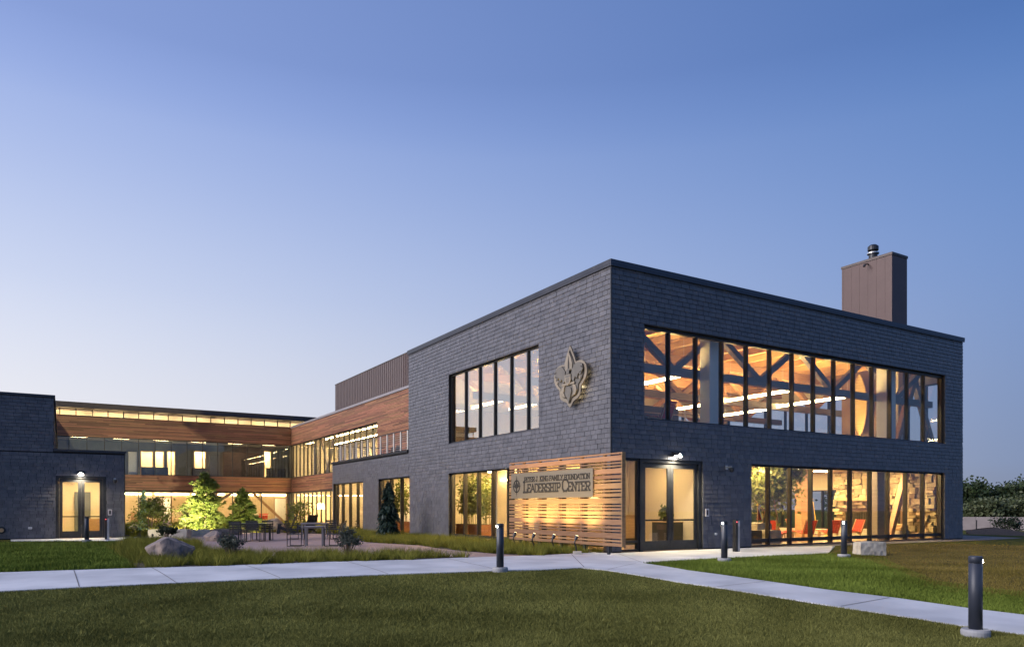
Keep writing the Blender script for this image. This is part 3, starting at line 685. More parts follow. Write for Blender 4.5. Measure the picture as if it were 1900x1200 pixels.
MB().box(WX0, SBK - .051, WY - .03, WY + .34, ZT - .01, ZT + .03).build('wing_coping', M['bronze'], TW)
mod = 1.235
nR = int(round((WY - yE) / mod)); window(TW, 'X', SBK, rng(yE, WY - .12, nR), ZS2, ZH2, rec=.10, mw=.075, md=.07, fw=.07)
nR1 = int(round((WY - 27.45) / mod)); window(TW, 'X', SBK, rng(27.45, WY - .12, nR1), .03, ZH1, rec=.10, mw=.075, md=.07, fw=.07)
nW = int(round((SBK - .12 - WX0) / mod))
window(TW, 'Y', WY, rng(WX0, SBK - .12, nW), ZS2, ZH2, rec=.10, mw=.05, fw=.06)
window(TW, 'Y', WY, rng(WX0, SBK - .12, int(nW / 2)), .03, ZH1, rec=.10, mw=.06, fw=.06)
MB().box(SBK - .14, SBK + .02, WY - .02, WY + .14, 0, ZH1).box(SBK - .14, SBK + .02, WY - .02, WY + .14, ZS2, ZH2).build('corner_post', M['black'], TW)
# clerestory set back over the roof
CY = WY + 2.6
cz0, cz1 = ZT + .04, onY(CY, 300, 764)[1]
cxe = onY(CY, 578)[0] + 6
cls = thing('clerestory_roof', 'long glowing clerestory strip with thin dark roof above the cedar wing', 'roof', (0, 0, 0))
mullpx = [104, 111, 141, 171.5, 200.5, 229.5, 257.5, 285.5, 312.5, 339, 365, 391.5, 417, 442, 466.5, 491, 515.5, 539]
ed = [WX0] + [onY(CY, q)[0] for q in mullpx[1:]]; mm = ed[-1] - ed[-2]
while ed[-1] < cxe - mm: ed.append(ed[-1] + mm)
zc0 = onY(CY, 300, 780)[1]
wall('clerestory_base', cls, 'Y', CY, 0, .2, [(WX0, ed[-1], ZT - .4, zc0)], [], M['bronze'])
zct = onY(CY, 300, 767)[1]; zrt = onY(CY, 300, 757)[1]
window(cls, 'Y', CY, ed, zc0, zct, rec=.04, mw=.07, fw=.04, fm=M['bronze'])
box('roof_edge', M['bronze'], cls, WX0, ed[-1] + .6, CY - .6, CY + 7, zct, zrt)
box('soffit_wall', M['cream'], cls, WX0, ed[-1], CY + 1.5, CY + 1.7, zc0 - .5, zct - .01)
for k in range(9): box('cove_light', M['warmsoft'], cls, WX0 + 2 + k * 3.3, WX0 + 4.6 + k * 3.3, CY + .7, CY + .9, zc0 - .25, zc0 - .2)
# rooms of the wing
for (nm, x0, x1, y0, y1) in (('long', WX0, 12.0, WY + .3, WY + 7.2), ('side', SBK + .3, 12.0, LY + .02, WY + .29)):
    box('office_floor', M['carpet'], TW, x0, x1, y0, y1, 3.25, ZS2 - .01); box('ground_floor', M['floor'], TW, x0, x1, y0, y1, -.3, .034)
    box('office_ceiling', M['white'], TW, x0, x1, y0, y1, ZH2 + .15, ZH2 + .45); box('ground_ceiling', M['cream'], TW, x0, x1, y0, y1, 2.98, 3.249)
    box('wing_roof', M['backing'], TW, x0, x1, y0, y1, ZT - .3, ZT - .02)
# office level back wall with door openings to lit rooms
bw = WY + 5.2
dops = [(onY(bw, a)[0], onY(bw, b)[0], 4.2, onY(bw, (a + b) / 2, 838)[1]) for a, b in ((262, 283), (288, 303), (311, 324), (361, 381), (491, 502))]
wall('office_wall', TW, 'Y', bw, 0, .15, [(WX0, 12.0, 4.17, ZH2 + .14)], dops, M['greyroom'])
wall('office_wall', TW, 'Y', bw + 1.9, 0, .09, [(WX0, 12.0, 4.17, ZH2 + .14)], [], M['cream'])
gops = [(onY(bw, a)[0], onY(bw, b)[0], .04, 2.3) for a, b in ((300, 315), (360, 372), (505, 526))]
wall('hall_wall', TW, 'Y', bw - 1.0, 0, .15, [(WX0, 12.0, .035, 2.97)], gops, M['beige'])
wall('hall_wall', TW, 'Y', bw + 1.9, 0, .09, [(WX0, 12.0, .035, 2.97)], [], M['white'])
wall('office_wall', TW, 'X', 9.3, 0, .15, [(LY + .03, WY + .2, 4.17, ZH2 + .14)], [], M['cream'])
wall('hall_wall', TW, 'X', 8.0, 0, .15, [(LY + .03, WY + .2, .035, 2.97)], [], M['cream'])
for k in range(9):
    x = WX0 + 1.5 + 3.1 * k
    ceil_lights(TW, [(x, WY + 2.4)], ZH2 + .15, 1.2, .14, M['warmsoft']); ceil_lights(TW, [(x + .6, bw + 1.0)], ZH2 + .15, 1.8, .5, M['warm'])
    ceil_lights(TW, [(x, WY + 1.6)], 2.98, 1.5, .16, M['warm']); ceil_lights(TW, [(x + 1, bw + .6)], 2.98, 2.2, .5, M['white_lamp'])
for k in range(11):
    y = 18 + k * 3.1
    ceil_lights(TW, [(5.0, y), (7.4, y)], ZH2 + .15, .14, 3.0, M['warm']); ceil_lights(TW, [(4.9, y), (6.6, y)], 2.98, .14, 3.0, M['warm'])
    if 4 < k: box('cove_panel', M['cream'], TW, 7.0, 7.12, y - .5, y + .6, 4.18, 5.7)
box('corridor_wall', M['cream'], TW, SBK + .32, 9.29, WY + .31, WY + .42, .036, 2.97); box('corridor_wall', M['cream'], TW, SBK + .32, 9.29, WY + .31, WY + .42, 4.18, ZH2 + .14)
for k in range(9): box('cove_light', M['warmsoft'], TW, WX0 + 1.2 + 3.1 * k, WX0 + 4.0 + 3.1 * k, bw - 1.06, bw - 1.01, 2.62, 2.70)
for (a, b, c, d) in gops: MB().box(a - .08, a, bw - 1.03, bw - .99, .036, d + .08).box(b, b + .08, bw - 1.03, bw - .99, .036, d + .08).box(a, b, bw - 1.03, bw - .99, d, d + .08).build('door_casing', M['oak'], TW)
for (a, b, c, d) in dops: MB().box(a - .08, a, bw - .03, bw - .001, 4.18, d + .08).box(b, b + .08, bw - .03, bw - .001, 4.18, d + .08).box(a, b, bw - .03, bw - .001, d, d + .08).build('door_casing', M['oak'], TW)
# timber bracing behind the glass
for (a, b, za, zb) in ((470, 527, 2.75, .1), (401, 432, 1.9, 2.8)):
    MB().bar((onY(WY + .7, a)[0], WY + .7, za), (onY(WY + .7, b)[0], WY + .7, zb), .2, .2).build('diagonal_brace', M['glulam'], TW)
box('wing_column', M['glulam'], TW, *[onY(WY + .7, q)[0] for q in (396, 404)], WY + .6, WY + .85, .035, 2.97)
box('wing_column', M['glulam'], TW, *[onY(WY + .5, q)[0] for q in (531, 537)], WY + .4, WY + .65, .035, 2.97)
for (a, b) in ((612, 598), (606, 622)):
    MB().bar((SBK + .7, onX(SBK + .7, a)[0], 4.2), (SBK + .7, onX(SBK + .7, b)[0], 7.2), .2, .2).build('diagonal_brace', M['greywood'], TW)
box('office_column', M['greywood'], TW, SBK + .5, SBK + .8, onX(SBK + .5, 588)[0], onX(SBK + .5, 582)[0], 4.18, 7.3)
# plant screen on the roof behind the terrace
PSX = SBK + .55
py0, py1 = LY + .05, onX(PSX, 622)[0]
pzt = onX(PSX, 622, 714)[1]
PS = thing('plant_screen', 'ribbed brown metal screen standing on the roof behind the cedar wall', 'screen', (0, 0, 0))
m_, n_, l_, b_ = newmat('perforated_metal'); b_.inputs['Base Color'].default_value = (.19, .145, .135, 1); b_.inputs['Roughness'].default_value = .5; b_.inputs['Metallic'].default_value = .3; b_.inputs['Alpha'].default_value = .86
M['perf'] = m_
yy = py0; k = 0; step = .36
while yy < py1 - .05:
    e = min(yy + step, py1)
    MB().box(PSX, PSX + .02, yy + .004, e - .004, ZT + .05, pzt - .03).build('screen_panel', M['perf'], PS); box('screen_rib', M['perf'], PS, PSX - .03, PSX - .001, yy + .1, yy + .17, ZT + .05, pzt - .03); yy = e
box('screen_cap', M['bronze'], PS, PSX - .03, PSX + .1, py0, py1, pzt - .029, pzt + .03)
box('screen_end', M['chimney'], PS, PSX - .01, PSX + .1, onX(PSX, 757)[0] - 2, onX(PSX, 748)[0], ZT + .055, pzt - .031)
for k in range(7):
    yk = py0 + .6 + k * (py1 - py0 - .8) / 6; box('screen_post', M['bronze'], PS, PSX + .25, PSX + .33, yk - .04, yk + .04, ZT - .02, pzt - .1)
for zz in (ZT + .5, ZT + 1.3): box('screen_rail', M['bronze'], PS, PSX + .13, PSX + .24, py0 + .1, py1 - .1, zz, zz + .14)

# ================================================================ the slate entrance block on the left
EB = thing('entrance_block', 'low dark slate block with lit glazed double doors beside the lawn', 'building', (0, 0, 0))
ELZ = onY(LBY, 232, 837)[1]; EHZ = onY(LBY, 100, 733)[1]
dx0, dx1 = onY(LBY, 103.5)[0], onY(LBY, 197)[0]; dz1 = onY(LBY, 150, 883)[1]
opE = [(dx0, dx1, 0, dz1)]
wall('block_wall', EB, 'Y', LBY, .03, .34, [(LBX0, LBX1 - .03, 0, ELZ - .1), (LBX0, LBXT, ELZ - .1, EHZ - .1)], opE, M['backing'])
slates(EB, [('Y', LBY, [(LBX0, LBX1 - .03, .05, ELZ - .14), (LBX0, LBXT, ELZ - .14, EHZ - .13)], opE)], 300, M['slate'])
wall('block_wall', EB, 'X', LBX1, -.3, -.03, [(LBY + .341, WY - .05, 0, ELZ - .1)], [], M['backing'])
wall('block_wall', EB, 'X', LBXT, -.3, -.03, [(LBY + .341, WY - .05, ELZ - .1, EHZ - .1)], [], M['backing'])
box('corner_trim', M['black'], EB, LBX1 - .03, LBX1 + .005, LBY - .01, LBY + .03, 0, ELZ - .1)
MB().box(LBXT + .001, LBX1 + .05, LBY - .05, LBY + .4, ELZ - .1, ELZ).box(LBX1 - .4, LBX1 + .05, LBY + .401, WY - .06, ELZ - .1, ELZ).build('block_coping', M['coping'], EB)
MB().box(LBX0, LBXT + .05, LBY - .05, LBY + .4, EHZ - .1, EHZ).box(LBXT - .4, LBXT + .05, LBY + .401, WY - .06, EHZ - .1, EHZ).build('block_coping', M['coping'], EB)
box('block_roof', M['backing'], EB, LBX0, LBX1 - .31, LBY + .345, WY - .06, ELZ - .5, ELZ - .12)
box('block_ceiling', M['deck'], EB, LBX0, LBX1 - .31, LBY + .345, LBY + 9, 3.05, 3.2)
box('block_floor', M['floor'], EB, LBX0, LBX1 - .31, LBY + .1, LBY + 9, -.3, .035)
wall('block_room_wall', EB, 'Y', LBY, 6.0, 6.15, [(LBX0, LBX1 - .31, .036, 3.04)], [], M['cream'])
box('block_room_panel', M['greyroom'], EB, onY(LBY + 5.9, 138)[0], onY(LBY + 5.9, 168)[0], LBY + 5.85, LBY + 5.99, .04, 2.25)
box('block_room_wall', M['cream'], EB, onY(LBY + 3.0, 96)[0], onY(LBY + 3, 112)[0], LBY + 3.0, LBY + 3.15, .036, 3.04)
box('block_bench', M['oak'], EB, onY(LBY + 3.5, 163)[0], onY(LBY + 3.5, 200)[0], LBY + 3.5, LBY + 4.1, .036, .85)
ceil_lights(EB, [(dx0 + .5, LBY + 1.6), (dx1 - .4, LBY + 1.9), (dx0 + .5, LBY + 4.2), (dx1 - .4, LBY + 4.4)], 3.05, .7, .3, M['warm'])
fr = .13
MB().box(dx0, dx0 + fr, LBY + .06, LBY + .3, 0, dz1).box(dx1 - fr, dx1, LBY + .06, LBY + .3, 0, dz1).box(dx0 + fr, dx1 - fr, LBY + .06, LBY + .3, dz1 - .11, dz1).build('door_frame', M['darkmetal'], EB)
dm = (dx0 + dx1) / 2
doorleaf(EB, dx0 + fr + .004, dm - .003, LBY + .12, dz1 - .115, 'L'); doorleaf(EB, dm + .003, dx1 - fr - .004, LBY + .12, dz1 - .115, 'R')

# ================================================================ timber sign screen, plaque and emblem
SX = -.65
sy0 = onX(SX, 1154.5)[0]; sy1 = onX(SX, 945.5)[0]
szt = onX(SX, 1154, 838)[1]; szb = onX(SX, 1154, 1016)[1]
SC = thing('slat_screen', 'lit screen of horizontal timber slats standing before the slate wall', 'screen', (SX, (sy0 + sy1) / 2, 0))
hw = (sy1 - sy0) / 2
z = szt; seq = [.045, .15, .05, .045, .15, .10, .05, .16, .05, .10, .16, .05, .05, .10, .05, .16, .06, .05, .16, .05, .09, .05, .16, .10, .05, .18, .15, .06]
k = 0
while z > szb + .04 and k < len(seq):
    h = seq[k]; k += 1
    box('slat', M['screenwood'], SC, -.018 + rnd.uniform(-.002, .002), .018, -hw + rnd.uniform(0, .01), hw - rnd.uniform(0, .015), z - h, z); z -= h + .043
zlow = z
for f in (-.97, -.72, -.36, .02, .40, .72, .96):
    box('post', M['screenwood'] if f not in (-.97, .96) else M['bronze'], SC, .022, .11, hw * f - .045, hw * f + .045, zlow + .02, szt - .01)
for f in (-.78, -.4, .0, .4, .8): box('foot', M['darkmetal'], SC, .03, .10, hw * f - .04, hw * f + .04, -.05, zlow + .05)
box('edge_board', M['screenwood'], SC, -.03, .10, -hw - .03, -hw - .002, zlow + .02, szt + .005)
for i, (a, b) in enumerate(((955, 1006), (990, 1008), (1027, 1011), (1069, 1014))):
    Y, _ = onX(SX - .62, a)
    t = thing('sign_light', 'small black uplight on a bent arm below the timber slats', 'light', (SX - .62, Y, 0), 0, 'uplights along the foot of the timber screen')
    MB().tube([(.02, 0, -.02), (0, 0, .22), (-.06, 0, .36), (-.03, 0, .46)], [.022, .022, .022, .022], 8).build('arm', M['black'], t)
    MB().cyl((-.03, 0, .44), (.03, 0, .56), .045, .055, 10).build('lamp_head', M['black'], t)
    MB().cyl((.031, 0, .562), (.034, 0, .568), .045, .045, 10).build('lens', M['signlens'], t)
    light('lamp', 'SPOT', t, (.02, 0, .60), 320, (1, .70, .28), aim=(.50, 0, 2.4), size=.05, spot=125, blend=1.0)
pY0, pZ1 = onX(SX - .06, 1100.5, 868); pY1, _ = onX(SX - .06, 949, 880.5); _, pZ0 = onX(SX - .06, 1100.5, 921.6)
PQ = thing('name_plaque', 'brushed metal plaque with cut-out lettering fixed on the timber slats', 'sign', (SX - .06, (pY0 + pY1) / 2, (pZ0 + pZ1) / 2))
pw, ph = (pY1 - pY0) / 2, (pZ1 - pZ0) / 2
box('plate', M['plaque'], PQ, -.008, .008, -pw, pw, -ph, ph)
for a in (-.9, .9):
    for b in (-.8, .8): MB().cyl((.008, pw * a, ph * b), (.045, pw * a, ph * b), .015, n=8).build('standoff', M['darkmetal'], PQ)
def text_part(s, size, cy, cz, parent, m, xs=1., align='LEFT', ext=.006, off=.012, bold=.0):
    cu = bpy.data.curves.new('t', 'FONT'); cu.body = s; cu.size = size; cu.align_x = align; cu.extrude = ext; cu.offset = bold; cu.resolution_u = 3
    o = bpy.data.objects.new('t', cu); COL.objects.link(o)
    me = bpy.data.meshes.new_from_object(o.evaluated_get(bpy.context.evaluated_depsgraph_get())); bpy.data.objects.remove(o); bpy.data.curves.remove(cu)
    q = link('lettering', me, m, parent); q.location = (-off, cy, cz); q.rotation_euler = (R_(90), 0, R_(-90)); q.scale = (xs, 1, 1); return q
def slab_text(s, cap, small, x0, z, width, parent, m):
    """lettering in capitals and small capitals, fitted to a width, with slab serifs"""
    sizes = []; items = []; x = 0.
    for ch in s:
        if ch == ' ': x += .42 * small; continue
        big = ch.isupper(); h = cap if big else small; c = ch.upper()
        wd = {'I': .42, 'J': .62, 'L': .66, 'M': 1.0, 'N': .86, '.': .3, 'E': .70, 'F': .66, 'P': .74}.get(c, .80) * h
        items.append((c, x, wd, h)); x += wd + .10 * small
    k = width / x; mb = MB()
    ST = {'A': [((0, 0), (.5, 1)), ((.5, 1), (1, 0)), ((.22, .35), (.78, .35))], 'C': [((1, .82), (.78, 1)), ((.78, 1), (.22, 1)), ((.22, 1), (0, .75)), ((0, .75), (0, .25)), ((0, .25), (.22, 0)), ((.22, 0), (.78, 0)), ((.78, 0), (1, .2))],
          'D': [((.1, 0), (.1, 1)), ((0, 1), (.7, 1)), ((.7, 1), (1, .72)), ((1, .72), (1, .28)), ((1, .28), (.7, 0)), ((.7, 0), (0, 0))], 'E': [((.12, 0), (.12, 1)), ((0, 1), (1, 1)), ((0, 0), (1, 0)), ((.12, .52), (.75, .52)), ((1, 1), (1, .8)), ((1, 0), (1, .2))],
          'F': [((.15, 0), (.15, 1)), ((0, 1), (1, 1)), ((.15, .52), (.75, .52)), ((1, 1), (1, .8)), ((-.05, 0), (.4, 0))], 'G': [((1, .82), (.78, 1)), ((.78, 1), (.22, 1)), ((.22, 1), (0, .75)), ((0, .75), (0, .25)), ((0, .25), (.22, 0)), ((.22, 0), (1, 0)), ((1, 0), (1, .45)), ((1, .45), (.55, .45))],
          'H': [((.15, 0), (.15, 1)), ((.85, 0), (.85, 1)), ((.15, .5), (.85, .5)), ((-.05, 0), (.35, 0)), ((.65, 0), (1.05, 0)), ((-.05, 1), (.35, 1)), ((.65, 1), (1.05, 1))], 'I': [((.5, 0), (.5, 1)), ((.05, 0), (.95, 0)), ((.05, 1), (.95, 1))],
          'J': [((.7, 1), (.7, .2)), ((.7, .2), (.45, 0)), ((.45, 0), (.1, .05)), ((.1, .05), (0, .3)), ((.45, 1), (1, 1))], 'K': [((.15, 0), (.15, 1)), ((.15, .42), (.9, 1)), ((.4, .6), (.95, 0)), ((-.05, 0), (.35, 0)), ((-.05, 1), (.35, 1)), ((.75, 0), (1.1, 0)), ((.7, 1), (1.1, 1))],
          'L': [((.15, 0), (.15, 1)), ((-.05, 1), (.4, 1)), ((-.05, 0), (1, 0)), ((1, 0), (1, .25))], 'M': [((.1, 0), (.1, 1)), ((.1, 1), (.5, .3)), ((.5, .3), (.9, 1)), ((.9, 1), (.9, 0)), ((-.05, 0), (.25, 0)), ((.75, 0), (1.05, 0))],
          'N': [((.12, 0), (.12, 1)), ((.12, 1), (.88, 0)), ((.88, 0), (.88, 1)), ((-.05, 0), (.3, 0)), ((.7, 1), (1.05, 1))], 'O': [((.78, 1), (.22, 1)), ((.22, 1), (0, .75)), ((0, .75), (0, .25)), ((0, .25), (.22, 0)), ((.22, 0), (.78, 0)), ((.78, 0), (1, .25)), ((1, .25), (1, .75)), ((1, .75), (.78, 1))],
          'P': [((.15, 0), (.15, 1)), ((0, 1), (.78, 1)), ((.78, 1), (1, .85)), ((1, .85), (1, .62)), ((1, .62), (.78, .45)), ((.78, .45), (.15, .45)), ((-.05, 0), (.42, 0))], 'R': [((.15, 0), (.15, 1)), ((0, 1), (.78, 1)), ((.78, 1), (1, .85)), ((1, .85), (1, .65)), ((1, .65), (.78, .48)), ((.78, .48), (.15, .48)), ((.5, .48), (.95, 0)), ((-.05, 0), (.38, 0)), ((.8, 0), (1.1, 0))],
          'S': [((1, .78), (.8, 1)), ((.8, 1), (.2, 1)), ((.2, 1), (0, .8)), ((0, .8), (.15, .56)), ((.15, .56), (.85, .44)), ((.85, .44), (1, .2)), ((1, .2), (.8, 0)), ((.8, 0), (.2, 0)), ((.2, 0), (0, .22))], 'T': [((.5, 0), (.5, 1)), ((0, 1), (1, 1)), ((0, 1), (0, .75)), ((1, 1), (1, .75)), ((.28, 0), (.72, 0))],
          'U': [((.12, 1), (.12, .25)), ((.12, .25), (.35, 0)), ((.35, 0), (.65, 0)), ((.65, 0), (.88, .25)), ((.88, .25), (.88, 1)), ((-.05, 1), (.3, 1)), ((.7, 1), (1.05, 1))], 'Y': [((0, 1), (.5, .45)), ((1, 1), (.5, .45)), ((.5, .45), (.5, 0)), ((.28, 0), (.72, 0)), ((-.08, 1), (.2, 1)), ((.8, 1), (1.08, 1))], '.': [((.3, 0), (.7, 0))]}
    for c, x, wd, h in items:
        for i, (p, q) in enumerate(ST[c]):
            sw = .185 * h
            P = Vector((-.012 - i * .0004, x0 - (x + p[0] * wd) * k, z + p[1] * h)); Q = Vector((-.012 - i * .0004, x0 - (x + q[0] * wd) * k, z + q[1] * h))
            d = (Q - P); d = d.normalized() * sw * .42 if d.length else d
            mb.bar(P - d, Q + d, .008, sw, up=(0, d.z, -d.y) if d.length else (0, 0, 1))
    return mb.build('lettering', m, parent, 'stuff')
slab_text('PETER J. KING FAMILY FOUNDATION', .155, .155, pw * .63, ph * .30, pw * 1.57, PQ, M['cutshade'])
slab_text('Leadership Center', .36, .265, pw * .65, -ph * .52, pw * 1.60, PQ, M['cutshade'])
def ring(mb, o, r0, r1, n, d0, d1, sy=1.):
    for i in range(n):
        t0, t1 = 2 * math.pi * i / n, 2 * math.pi * (i + 1) / n
        mb.prism([(r0 * math.cos(t0), r0 * sy * math.sin(t0)), (r1 * math.cos(t0), r1 * sy * math.sin(t0)), (r1 * math.cos(t1), r1 * sy * math.sin(t1)), (r0 * math.cos(t1), r0 * sy * math.sin(t1))], o, (0, -1, 0), (0, 0, 1), (-1, 0, 0), d0, d1)
eo = (-.009, pw * .845, -ph * .02); mb = MB(); ring(mb, eo, ph * .42, ph * .52, 22, .001, .006)
mb.prism([(0, ph * .86), (ph * .11, ph * .1), (ph * .30, ph * .30), (ph * .27, -ph * .1), (ph * .08, -ph * .16), (0, -ph * .82), (-ph * .08, -ph * .16), (-ph * .27, -ph * .1), (-ph * .30, ph * .30), (-ph * .11, ph * .1)], eo, (0, -1, 0), (0, 0, 1), (-1, 0, 0), .0075, .011)
for s in (-1, 1): mb.prism([(s * ph * .30, ph * .06), (s * ph * .70, 0), (s * ph * .30, -ph * .06)], eo, (0, -1, 0), (0, 0, 1), (-1, 0, 0), .0075, .011)
mb.build('compass_emblem', M['cutshade'], PQ, 'stuff')

ey, ez1 = onX(-.1, 1061.5, 641); _, ez0 = onX(-.1, 1061.5, 756.5); ya, yb = onX(-.1, 1033)[0], onX(-.1, 1094)[0]
EM = thing('wall_emblem', 'large metal fleur-de-lis emblem with eagle and shield mounted on slate', 'emblem', (-.14, ey, (ez0 + ez1) / 2))
EH = (ez1 - ez0); EWH = (ya - yb) / 2
half = [(0, 150), (22, 205), (50, 285), (72, 355), (84, 402), (105, 395), (135, 392), (170, 402), (203, 430), (228, 480), (238, 540), (236, 600), (220, 655), (190, 705), (155, 748), (152, 790), (150, 840), (132, 885), (100, 912), (70, 925), (48, 940), (22, 990), (0, 1020)]
def eml(pts, s=1.0, cy=585): return [(x / 238 * EWH * s, (585 - (cy + (y - cy) * s)) / 870 * EH) for x, y in pts]
def sym(h): return h + [(-x, y) for x, y in h[::-1] if abs(x) > 1e-6]
def plate(name, poly, m, d0, d1): return MB().prism(poly, (0, 0, 0), (0, -1, 0), (0, 0, 1), (-1, 0, 0), d0, d1).build(name, m, EM)
out = sym(eml(half)); inn = sym(eml(half, .87)); inn2 = sym(eml(half, .80))
plate('outer_plate', out, M['emblem'], 0, .05); plate('recess', inn, M['emblemdark'], .0505, .056); plate('field', inn2, M['emblemmid'], .0565, .075)
spear = sym(eml([(0, 235), (30, 330), (52, 420), (46, 500), (0, 520)])); plate('spear', spear, M['emblem'], .0755, .105)
plate('spear_ridge', sym(eml([(0, 300), (10, 400), (8, 490), (0, 500)])), M['emblemdark'], .1055, .110)
for s in (1, -1):
    wing = [(s * x, y) for x, y in eml([(48, 505), (95, 432), (140, 425), (192, 455), (205, 520), (170, 600), (140, 570), (120, 640), (95, 600), (75, 665), (50, 640)])]
    plate('wing', wing, M['emblemmid'], .0755, .118)
    for (a, b, c, d) in ((180, 480, 205, 500), (160, 560, 200, 545), (112, 640, 150, 600)):
        plate('feather_gap', [(s * x, y) for x, y in eml([(a, b), (c, d), (c - 4, d + 16), (a - 6, b + 14)])], M['emblemdark'], .1185, .123)
    star = [(s * EWH * .70 + EWH * .075 * (1 if i % 2 == 0 else .42) * math.sin(i * math.pi / 5), -EH * .06 + EWH * .085 * (1 if i % 2 == 0 else .42) * math.cos(i * math.pi / 5)) for i in range(10)]
    plate('star', star, M['emblem'], .1235, .130)
    plate('lower_petal', [(s * x, y) for x, y in eml([(55, 700), (95, 720), (115, 790), (95, 850), (50, 870), (75, 800)])], M['emblem'], .0755, .108)
    plate('band', [(s * x, y) for x, y in eml([(10, 680), (90, 672), (92, 700), (10, 708)])], M['emblem'], .1085, .125)
plate('shield', sym(eml([(0, 560), (42, 560), (44, 640), (26, 690), (0, 712)])), M['emblem'], .119, .145)
plate('shield_bar', sym(eml([(0, 572), (34, 572), (34, 600), (0, 600)])), M['emblemmid'], .1455, .150)
for s in (-18, 0, 18): plate('shield_stripe', eml([(s - 4, 610), (s + 4, 610), (s + 4, 672), (s - 4, 672)]), M['emblemmid'], .1455, .150)
plate('eagle_head', eml([(-24, 555), (-18, 500), (4, 478), (28, 486), (40, 502), (22, 508), (20, 555)]), M['emblemmid'], .119, .150)
plate('tail', sym(eml([(0, 730), (30, 745), (42, 800), (22, 880), (0, 960)])), M['emblemmid'], .0755, .112)
for a in (-.45, .45): MB().cyl((0, EWH * a, 0), (.095, EWH * a, 0), .03, n=8).build('standoff', M['darkmetal'], EM)
for yy_, zz_ in ((-.22, -.30), (.25, -.30), (0, -.55), (-.2, .2), (.3, .2)):      # LED modules behind the emblem throw a halo on the slate
    box('led_module', M['darkmetal'], EM, .055, .075, EWH * yy_ * 1.1 - .03, EWH * yy_ * 1.1 + .03, EH / 2 * zz_ - .03, EH / 2 * zz_ + .03)
    light('lamp', 'POINT', EM, (.10, EWH * yy_ * 1.1, EH / 2 * zz_), 6.5, (1, .80, .46), size=.03)

# ================================================================ wall fittings
def place(plane, c, px, py):
    return (*(lambda a: (a[0], c))(onY(c, px, py)), onY(c, px, py)[1]) if plane == 'Y' else (c, *onX(c, px, py))
def walllight(px, py, c, label, power):
    X, Z = onY(c, px, py); t = thing('wall_light', label, 'light', (X, c - .012, Z))
    MB().prism([(-.02, .09), (-.20, .02), (-.22, -.04), (-.02, -.07)], (0, 0, 0), (0, 1, 0), (0, 0, 1), (1, 0, 0), -.16, .16).build('housing', M['darkmetal'], t)
    MB().box(-.10, .10, -.22, -.08, -.085, -.066).build('lens', M['led'], t)
    light('lamp', 'SPOT', t, (0, -.16, -.10), power, (1, .84, .55), aim=(0, -.28, -2.2), size=.08, spot=150, blend=.6)
    MB().box(-.03, .03, -.25, -.236, -.04, .0).build('glowing_front', M['led'], t)  # small glowing square on the front of the housing
walllight(1252, 843, 0, 'bright wedge wall light above the doors beside the timber screen', 620)
walllight(150, 877, LBY, 'bright wedge wall light above the doors of the low slate block', 420)
def dome(px, py, c, label):
    X, Z = onY(c, px, py); t = thing('dome_camera', label, 'camera', (X, c - .012, Z))
    MB().box(-.05, .05, -.03, 0, .02, .16).bar((0, -.02, .10), (0, -.24, .10), .05, .05).build('bracket', M['steel'], t)
    MB().lathe([(.075, .02), (.09, -.0), (.09, .06), (.06, .085), (.02, .09)], 14, (0, -.24, 0)).build('housing', M['darkmetal'], t)
    MB().lathe([(.01, -.085), (.05, -.07), (.075, -.03), (.08, .018)], 14, (0, -.24, 0)).build('lens_dome', M['black'], t)
dome(1347, 872, 0, 'dome camera on a wall bracket right of the main entrance doors'); dome(213, 893, LBY, 'dome camera on a wall bracket on the low slate block')
def plate_on(px, py, c, w, h, m, label, cat, name, inner=None):
    X, Z = onY(c, px, py); t = thing(name, label, cat, (X, c - .014, Z))
    MB().prism([(-w/2 + .02, -h/2), (w/2 - .02, -h/2), (w/2, -h/2 + .02), (w/2, h/2 - .02), (w/2 - .02, h/2), (-w/2 + .02, h/2), (-w/2, h/2 - .02), (-w/2, -h/2 + .02)], (0, 0, 0), (1, 0, 0), (0, 0, 1), (0, -1, 0), 0, .03).build('cover', m, t)
    if inner: box('button', inner, t, -w * .22, w * .22, -.038, -.0305, -h * .32, h * .32)
plate_on(1311, 950.5, 0, .15, .27, M['plastic'], 'pale keypad with dark slot on slate beside the main doors', 'keypad', 'keypad', M['black'])
plate_on(1327, 990, 0, .11, .08, M['white'], 'small white socket cover low on slate near the main doors', 'socket', 'wall_socket', M['plastic'])
plate_on(204, 950, LBY, .17, .28, M['plastic'], 'pale keypad with dark slot on the low slate block', 'keypad', 'keypad', M['black'])
plate_on(56, 979, LBY, .15, .10, M['white'], 'small white socket cover low on the low slate block', 'socket', 'wall_socket', M['plastic'])
X, Z = onY(LBY, 3, 983); t = thing('wall_hydrant', 'brass pipe outlet with dark backplate low on the slate block', 'pipe', (X, LBY - .014, Z))
MB().lathe([(.16, 0), (.16, .02)], 16).build('backplate', M['darkmetal'], t).rotation_euler = (R_(90), 0, 0)
q = MB().lathe([(.07, .0201), (.07, .16), (.09, .165), (.09, .2), (.055, .2)], 14).build('outlet', M['oak'], t); q.rotation_euler = (R_(90), 0, 0)
def pedestal(px, py, top, label):
    X, Y, Z = atG(px, py); w = fwd(X, Y); h = (py - top) * w / FP
    t = thing('door_pedestal', label, 'pedestal', (X, Y, Z + .02), R_(0))
    box('post', M['black'], t, -.085, .085, -.07, .07, 0, h); box('face_plate', M['steel'], t, .0, .084, -.074, -.0705, .02, h * .98)
    box('push_plate', M['plastic'], t, .012, .075, -.085, -.0745, h * .80, h * .94); box('indicator', M['redled'], t, -.07, -.03, -.078, -.0705, h * .92, h * .95)
